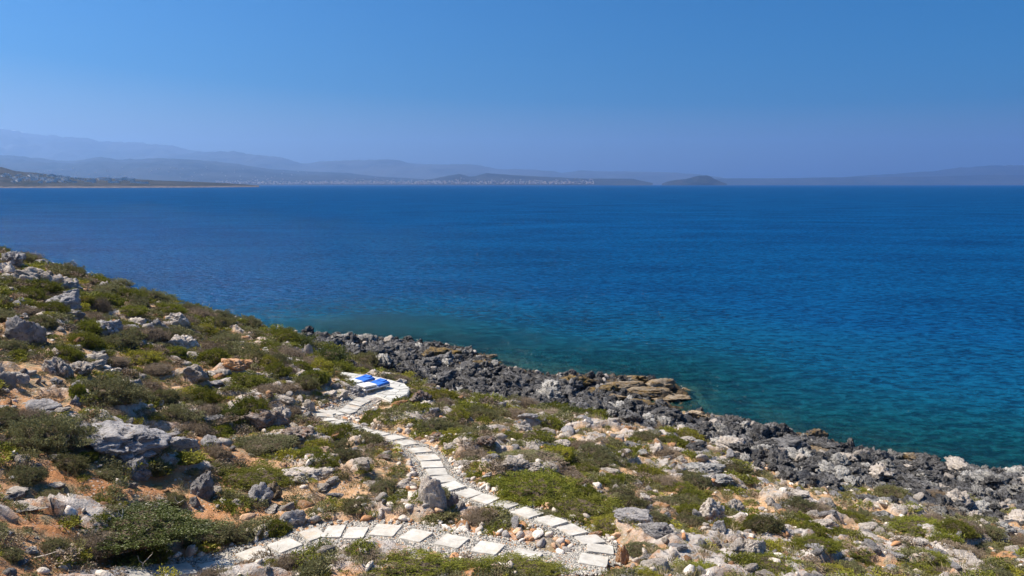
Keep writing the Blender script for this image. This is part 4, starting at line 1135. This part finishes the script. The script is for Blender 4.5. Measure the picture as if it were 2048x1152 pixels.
def clearof(x, y, r, f=.75):
    for a, b, c in heroes:
        if (a - x) ** 2 + (b - y) ** 2 < (.95 * c + .6 * r) ** 2: return False
    if d_path(np.array([x]), np.array([y + r * 1.1]))[0] < .55 + r * .6 or d_path(np.array([x]), np.array([y]))[0] < .80 + r * .6 or d_plat(np.array([x]), np.array([y]))[0] < .2 + r * .7: return False
    for a, b, c in placed:
        if abs(a - x) < 4 and (a - x) ** 2 + (b - y) ** 2 < (f * (c + r)) ** 2: return False
    return True
def inframe(px, py, m=10): return (px > -m) & (px < 2048 + m) & (py < 1152 + m) & (py > 0)

# boulders
x, y, z, px, py, dep = candidates(1150, 11, 48, lambda x, y, z, px, py: (smk(x, y) < .5) & (z > .6) & (rng.random(len(x)) < .35 + .65 * sstep(-.25, .35, fbm(x * .16, y * .16, 3.1, 3) + .022 * x)))
R_ = np.minimum(np.clip(rng.lognormal(-1.5, .45, len(x)), .12, .6), .0105 * dep)
order = np.argsort(-(R_ / dep) * inframe(px, py)); cnt = 0; rest_r = []
for i in order:
    ok = clearof(x[i], y[i], R_[i], .62)
    if not ok: continue
    if cnt < 205 and inframe(px[i], py[i]):
        right = px[i] > 950; q = random.random()
        if right: mt = 'lime' if q < .48 else 'karst_mid' if q < .75 and z[i] < 3.6 else 'grey' if q < .97 else 'orange'
        else: mt = 'lime' if q < .50 else 'grey' if q < .85 else 'cave' if q < .96 else 'orange'
        pool = random.choice([BOULD, BOULD, PITTED, LEDGE])
        s1, s2, s3 = R_[i] * random.uniform(.95, 1.35), R_[i] * random.uniform(.65, 1), R_[i] * random.uniform(.35, .72) * (.6 if pool is LEDGE else 1)
        o = put(random.choice(pool), 'boulder', M[mt], x[i], y[i], z[i] + s3 * .12, s1, s2, s3, -.45 + random.uniform(-.7, .7) if right else random.uniform(0, 6.28), (random.uniform(-.2, .2), random.uniform(-.2, .2)))
        wp = 2 * s1 / dep[i] * FPX
        tag(o, auto_label(MATW[mt], 'ledge' if pool is LEDGE else 'pitted boulder' if pool is PITTED else 'boulder', px[i], py[i], wp, (18, 26, 42)), 'boulder', RG); cnt += 1
    else: rest_r.append((x[i], y[i], z[i], R_[i]))
n_r = cnt
# shrubs
def vegd(x, y): return np.clip(.56 - .010 * x + .55 * fbm(x * .18, y * .18, 9.1, 3), .12, 1)
x, y, z, px, py, dep = candidates(3200, 11, 50, lambda x, y, z, px, py: (smk(x, y) < .35) & (z > 1.0) & (rng.random(len(x)) < vegd(x, y)) & ~(bare(px, py) & (rng.random(len(x)) < .9)))
R_ = np.minimum(np.clip(rng.lognormal(-1.1, .42, len(x)), .16, .8), .020 * dep)
order = np.argsort(-(R_ / dep) * inframe(px, py)); cnt = 0; rest_s = []
for i in order:
    if not clearof(x[i], y[i], R_[i], .55): continue
    if cnt < 225 and inframe(px[i], py[i]):
        q = random.random(); right = px[i] > 950
        mt = 'greygreen' if q < .36 else 'green' if q < (.66 if right else .58) else 'dry' if q < .87 else 'yellow' if q < .96 else 'leafy'
        kind = TWIGGY if mt == 'dry' else BROAD if mt == 'leafy' else random.choice([CUSH, CUSH, BUSH, BUSH, FINE])
        s1, s2, s3 = R_[i] * random.uniform(1, 1.35), R_[i] * random.uniform(.75, 1), R_[i] * random.uniform(.85, 1.35)
        o = put_shrub(random.choice(kind), M[mt], x[i], y[i], s1, s2, s3, random.uniform(0, 6.28) if not right else -.4 + random.uniform(-.6, .6))
        wp = 2 * s1 / dep[i] * FPX
        tag(o, auto_label(MATW[mt], 'cushion' if kind is CUSH else 'mat of twigs' if kind is TWIGGY else 'bush', px[i], py[i], wp, (30, 42, 60)), 'shrub', SG); cnt += 1
    else:
        rest_s.append((x[i], y[i], z[i], R_[i])); placed.append((x[i], y[i], R_[i] * .6))
n_s = cnt
# shore rocks
x, y, z, px, py, dep = candidates(1900, 18, 66, lambda x, y, z, px, py: (smk(x, y) > .35) & (hsm(x, y) > .12 + .25 * (rng.random(len(x)) < .9)))
R_ = np.minimum(np.clip(rng.lognormal(-1.3, .58, len(x)), .12, .95), .0165 * dep)
order = np.argsort(-(R_ / dep) * inframe(px, py)); cnt = 0; rest_k = []
pk = []
for i in order:
    if any((a - x[i]) ** 2 + (b - y[i]) ** 2 < (.5 * (c + R_[i])) ** 2 for a, b, c in pk) or d_path(np.array([x[i]]), np.array([y[i]]))[0] < 1 or d_plat(np.array([x[i]]), np.array([y[i]]))[0] < 1: continue
    pk.append((x[i], y[i], R_[i]))
    if cnt < 255 and inframe(px[i], py[i]):
        q = random.random(); lowz = z[i] < .45; sm = float(smk(x[i], y[i]))
        pale = (.20 if px[i] > 1000 else .08) + .6 * max(0, 1 - sm) + (.22 if px[i] > 1650 and z[i] > .9 else 0)
        mt = 'tan' if lowz and q < .22 else 'brown' if lowz and q < .72 else 'lime' if q < pale * .4 else 'karst_mid' if q < .12 + pale else 'karst'
        s1, s2, s3 = R_[i] * random.uniform(.95, 1.4), R_[i] * random.uniform(.65, 1.05), R_[i] * random.uniform(.45, .85) * (.5 if lowz else 1)
        o = put(random.choice(KARST), 'shore_rock', M[mt], x[i], y[i], z[i] + s3 * .1, s1, s2, s3, random.uniform(0, 6.28), (random.uniform(-.3, .3), random.uniform(-.3, .3)))
        wp = 2 * s1 / dep[i] * FPX
        tag(o, auto_label(MATW[mt], 'jagged shore rock', px[i], py[i], wp, (18, 26, 38)), 'shore rock', KG); cnt += 1
    else: rest_k.append((x[i], y[i], z[i], R_[i]))
n_k = cnt

def mass(name, pts, meshes, mat, asp=(1, 1, .7), tilt=.3, dz=.1, jit=.25):
    P = np.array(pts); n = len(P); r = P[:, 3]
    sc = np.column_stack([r * asp[0] * rng.uniform(1 - jit, 1 + jit, n), r * asp[1] * rng.uniform(1 - jit, 1 + jit, n), r * asp[2] * rng.uniform(1 - jit, 1 + jit, n)])
    return scatter(name, P[:, :3] + np.array([0, 0, 1]) * (r * dz)[:, None], rnd_rot(n, tilt), sc, rng.integers(0, len(meshes), n), meshes, mat)
def split(pts, *w):
    pts = list(pts); random.shuffle(pts); out = []; a = 0
    for k in w:
        b = a + int(len(pts) * k); out.append(pts[a:b]); a = b
    return out
def loose(n, lo, hi, acc, y0=10.5, y1=52, sig=.5):
    x, y, z, px, py, dep = candidates(n, y0, y1, acc)
    k = (d_path(x, y) > .78) & (d_plat(x, y) > .12); x, y, z = x[k], y[k], z[k]
    return np.column_stack([x, y, z, np.clip(rng.lognormal(math.log((lo * hi) ** .5), sig, len(x)), lo, hi)])
land_ok = lambda x, y, z, px, py: (smk(x, y) < .45) & (z > .7)
a, b, c = split(rest_r, .55, .3, .15)
L1 = loose(6000, .03, .14, lambda x, y, z, px, py: land_ok(x, y, z, px, py) & (rng.random(len(x)) < .25 + .75 * sstep(-.3, .3, fbm(x * .3, y * .3, 1.1, 3) + .02 * x)))
k = rng.random(len(L1))
mass('pale_stones', a + [tuple(q) for q in L1[k < .2]], SMALL + BOULD[:3], M['lime'], (1.15, .9, .7), .5)
mass('loose_rubble', L1[(k >= .2) & (k < .72)], SMALL, M['rubble'], (1.15, .9, .7), .5)
mass('grey_stones', b + [tuple(q) for q in L1[(k >= .72) & (k < .88)]], SMALL + BOULD[3:6], M['grey'], (1.15, .9, .7), .5)
mass('rust_stones', c + [tuple(q) for q in L1[k >= .88]], SMALL, M['orange'], (1.15, .9, .7), .5)
a, b, c, d = split(rest_s, .38, .3, .2, .12)
L2 = loose(5200, .09, .30, lambda x, y, z, px, py: land_ok(x, y, z, px, py) & (rng.random(len(x)) < vegd(x * 1.3, y * 1.3)) & ~(bare(px, py) & (rng.random(len(x)) < .75)))
k = rng.random(len(L2))
mass('grey_green_ground_cover', a + [tuple(q) for q in L2[k < .36]], LOWCUSH, M['greygreen'], (1.15, 1, .85), .12, -.05)
mass('green_ground_cover', b + [tuple(q) for q in L2[(k >= .36) & (k < .62)]], LOWCUSH, M['green'], (1.15, 1, .85), .12, -.05)
mass('dry_ground_cover', c + [tuple(q) for q in L2[(k >= .62) & (k < .9)]], LOWCUSH, M['dry'], (1.15, 1, .75), .12, -.05)
mass('yellow_ground_cover', d + [tuple(q) for q in L2[k >= .9]], LOWCUSH, M['yellow'], (1.1, 1, .8), .12, -.05)
L3 = loose(4800, .14, .42, land_ok, y1=40)
k = rng.random(len(L3))
mass('dry_grass', L3[k < .6], TUFT, M['straw'], (1, 1, .8), .2, 0)
mass('dry_grass', L3[k >= .6], TUFT, M['greygreen'], (1, 1, .7), .2, 0)
L4 = loose(5200, .06, .30, lambda x, y, z, px, py: (smk(x, y) > .3) & (hsm(x, y) > .1), 18, 66)
k = rng.random(len(L4)); pale = sstep(.9, .45, smk(L4[:, 0], L4[:, 1])) * .35 + .16
mass('shore_rubble', rest_k + [tuple(q) for q in L4[k > pale]], KARST[:5], M['karst'], (1.1, .9, .85), .5)
mass('shore_rubble', L4[(k <= pale) & (k > pale * .4)], KARST[4:] + SMALL[:2], M['karst_mid'], (1.1, .9, .8), .5)
mass('shore_rubble', L4[k <= pale * .4], SMALL, M['lime'], (1.0, .8, .7), .5)

# ------------------------------------------------------------------ bleached dead twigs
def tube(P, r, mat, name, parent=None):
    P = [Vector(p) for p in P]; bm = bmesh.new(); rings = []
    for i, p in enumerate(P):
        t = (P[min(i + 1, len(P) - 1)] - P[max(i - 1, 0)]).normalized(); u = t.cross(Vector((.3, .9, .1))).normalized(); w = t.cross(u)
        rr = r * (1 - .7 * i / (len(P) - 1))
        rings.append([bm.verts.new(p + (u * math.cos(a) + w * math.sin(a)) * rr) for a in (0, 1.257, 2.513, 3.77, 5.027)])
    for a, b in zip(rings[:-1], rings[1:]):
        for k in range(5): bm.faces.new((a[k], a[(k + 1) % 5], b[(k + 1) % 5], b[k]))
    bm.faces.new(rings[0][::-1]); bm.faces.new(rings[-1])
    me = bpy.data.meshes.new(name); bm.to_mesh(me); bm.free(); return link(name, me, mat, parent)
for px_, py_, L_, lean, lb in ((133, 912, .55, .35, 'bleached dead twig sticking up left of the largest boulder'), (243, 1056, .42, .05, 'forked bleached twig rising from the largest leafy bush'),
                               (70, 1120, .5, 1.2, 'pale dead branch lying at the bottom left'), (345, 1015, .45, 1.0, 'thin dead branch on the red soil by the egg-shaped boulder'), (285, 1150, .5, .5, 'curved bleached twig at the bottom left near the path')):
    p = hit(px_, py_); g = np.random.default_rng(int(px_)); P = [(0, 0, 0)]
    for i in range(6):
        q = P[-1]; P.append((q[0] + math.sin(lean + g.normal() * .35) * L_ / 6, q[1] + g.normal() * .03, q[2] + max(.015, math.cos(lean) * L_ / 6)))
    o = tube(P, .014, M['twig'], 'dead_twig'); o.location = (p[0], p[1], p[2] + .02); tag(o, lb, 'twig', 'dead twigs in the scrub')
    q = P[3]; tube([q, (q[0] - .07, q[1], q[2] + .06), (q[0] - .10, q[1] + .02, q[2] + .15)], .008, M['twig'], 'side_shoot', o)

# ------------------------------------------------------------------ houses on the headland, the far town
from mathutils.bvhtree import BVHTree
def bvh(o):
    me = o.data; return BVHTree.FromPolygons([v.co[:] for v in me.vertices], [p.vertices[:] for p in me.polygons])
HB = bvh(head)
def cast(B, px, py):
    d = Vector(ray(px, py)).normalized(); h = B.ray_cast(Vector((0, 0, EYE)), d)
    return h[0]
for n_, c_ in (('house_wall', (0.92, 0.88, 0.82)), ('house_roof', (0.42, 0.24, 0.16)), ('house_window', (0.10, 0.11, 0.13)), ('flat_roof', (0.6, 0.57, 0.52))):
    s = NT(n_); s.bsdf(s.mix(s.rmp(s.rand(), 0, 1, 0, .25, False), c_, tuple(v * .6 for v in c_)), .8); M[n_] = s.m
def house_mesh(w, d, h, storeys, gable):
    bm = bmesh.new()
    def bx(x0, x1, y0, y1, z0, z1, mi):
        v = [bm.verts.new((x, y, z)) for z in (z0, z1) for y in (y0, y1) for x in (x0, x1)]
        for q in ((0, 2, 3, 1), (4, 5, 7, 6), (0, 1, 5, 4), (2, 6, 7, 3), (0, 4, 6, 2), (1, 3, 7, 5)): bm.faces.new([v[i] for i in q]).material_index = mi
    bx(-w / 2, w / 2, -d / 2, d / 2, -2, h, 0)
    if gable:
        e = .5; v = [bm.verts.new(c) for c in ((-w / 2 - e, -d / 2 - e, h), (w / 2 + e, -d / 2 - e, h), (w / 2 + e, d / 2 + e, h), (-w / 2 - e, d / 2 + e, h), (-w / 2 + 2, 0, h + 2.2), (w / 2 - 2, 0, h + 2.2))]
        for q in ((0, 1, 5, 4), (2, 3, 4, 5), (1, 2, 5), (3, 0, 4), (3, 2, 1, 0)): bm.faces.new([v[i] for i in q]).material_index = 1
    else: bx(-w / 2 - .3, w / 2 + .3, -d / 2 - .3, d / 2 + .3, h + .002, h + .5, 3)
    k = max(2, int(w / 4))
    for st in range(storeys):
        for i in range(k):
            xx = -w / 2 + w * (i + .5) / k; z0 = 1 + st * 3.0
            bx(xx - .7, xx + .7, -d / 2 - .06, -d / 2 - .01, z0, z0 + 1.4, 2)
    me = bpy.data.meshes.new('house'); bm.normal_update(); bm.to_mesh(me); bm.free()
    for q in ('house_wall', 'house_roof', 'house_window', 'flat_roof'): me.materials.append(M[q])
    return me
HM = [house_mesh(13, 9, 6, 2, False), house_mesh(16, 10, 6.5, 2, False), house_mesh(10, 9, 3.5, 1, False), house_mesh(20, 10, 7, 2, False)]
HOT = [house_mesh(34, 12, 10, 3, False), house_mesh(26, 12, 13, 4, False), house_mesh(44, 12, 7, 2, False)]
hotels = [(183,364,0,'long pale building at the left of the headland resort'),(205,360.5,1,'tall white block at the left of the headland resort'),(216,361,1,'second tall white block of the headland resort'),
 (238,361,0,'wide white building in the middle of the headland resort'),(250,360,1,'tall block near the middle of the headland resort'),(262,361.5,0,'white building at the right of the headland resort'),
 (228,365.5,2,'low building in front of the resort blocks'),(272,366,2,'low white building at the right front of the resort'),(286,367,2,'rightmost low building of the headland resort')]
for px_, py_, k, lb in hotels:
    h_ = cast(HB, px_, py_)
    if h_ is None: continue
    o = link('house', HOT[k], None, None, (h_.x, h_.y, h_.z), (0, 0, random.uniform(-.15, .15))); tag(o, lb, 'building', 'white buildings on the far headland')
vill = 0
while vill < 85:
    px_ = random.triangular(-5, 215, 100); top = np.interp(px_, [0, 50, 95, 160, 200], [349, 349, 350, 357, 359]); py_ = random.uniform(top, 366)
    h_ = cast(HB, px_, py_)
    if h_ is None: vill += 1; continue
    seg = ['at the left edge of', 'left in', 'left of the middle of', 'in the middle of', 'right of the middle of', 'at the right end of'][min(5, max(0, int(px_ / 36)))]
    row = 'highest' if py_ < 355 else 'upper' if py_ < 359 else 'lower' if py_ < 363 else 'shoreside'
    k = random.randrange(4); o = link('house', HM[k], None, None, (h_.x, h_.y, h_.z), (0, 0, random.uniform(-.5, .5)))
    o.scale = (random.uniform(.8, 1.2),) * 3
    kind_ = ('flat-roofed house', 'long white house', 'low cottage', 'broad pale house')[k]
    tag(o, 'small %s in the %s row, %s the headland village' % (kind_, row, seg), 'house', '%ss in the %s row, %s the headland village' % (kind_, row, seg)); vill += 1
town_v, town_f = [], []
far = [o for o in bpy.data.objects if o.name.startswith('far_hills')]
FB = [bvh(o) for o in far[:2]]
for i in range(1300):
    px_ = random.uniform(430, 1190) if random.random() < .75 else random.gauss(760, 110); py_ = 368.6 - abs(random.gauss(0, 3.6))
    if random.random() < .06: px_, py_ = random.uniform(60, 620), random.uniform(335, 362)
    hs_ = [h for h in (cast(B, px_, py_) for B in FB) if h is not None]
    if not hs_: continue
    h_ = min(hs_, key=lambda q: q.y); w_, d_, z_ = random.uniform(12, 30), random.uniform(12, 20), random.uniform(8, 22)
    b_ = len(town_v); v, f = box_v(h_.x - w_ / 2, h_.x + w_ / 2, h_.y - d_ / 2, h_.y + d_ / 2, h_.z - 8, h_.z + z_)
    town_v += v; town_f += [[b_ + q for q in k] for k in f]
s = NT('town_wall'); s.bsdf(s.mix(s.rmp(s.noise(s.pos(), .03, 2), .4, .6), (0.36, 0.33, 0.32), (0.18, 0.15, 0.15)), .85); M['town'] = s.m
town = link('far_town', mesh_np('far_town', town_v, town_f), M['town']); tag(town, kind='stuff')
print('counts', n_r, n_s, n_k, len(rest_r), len(rest_s), len(rest_k))
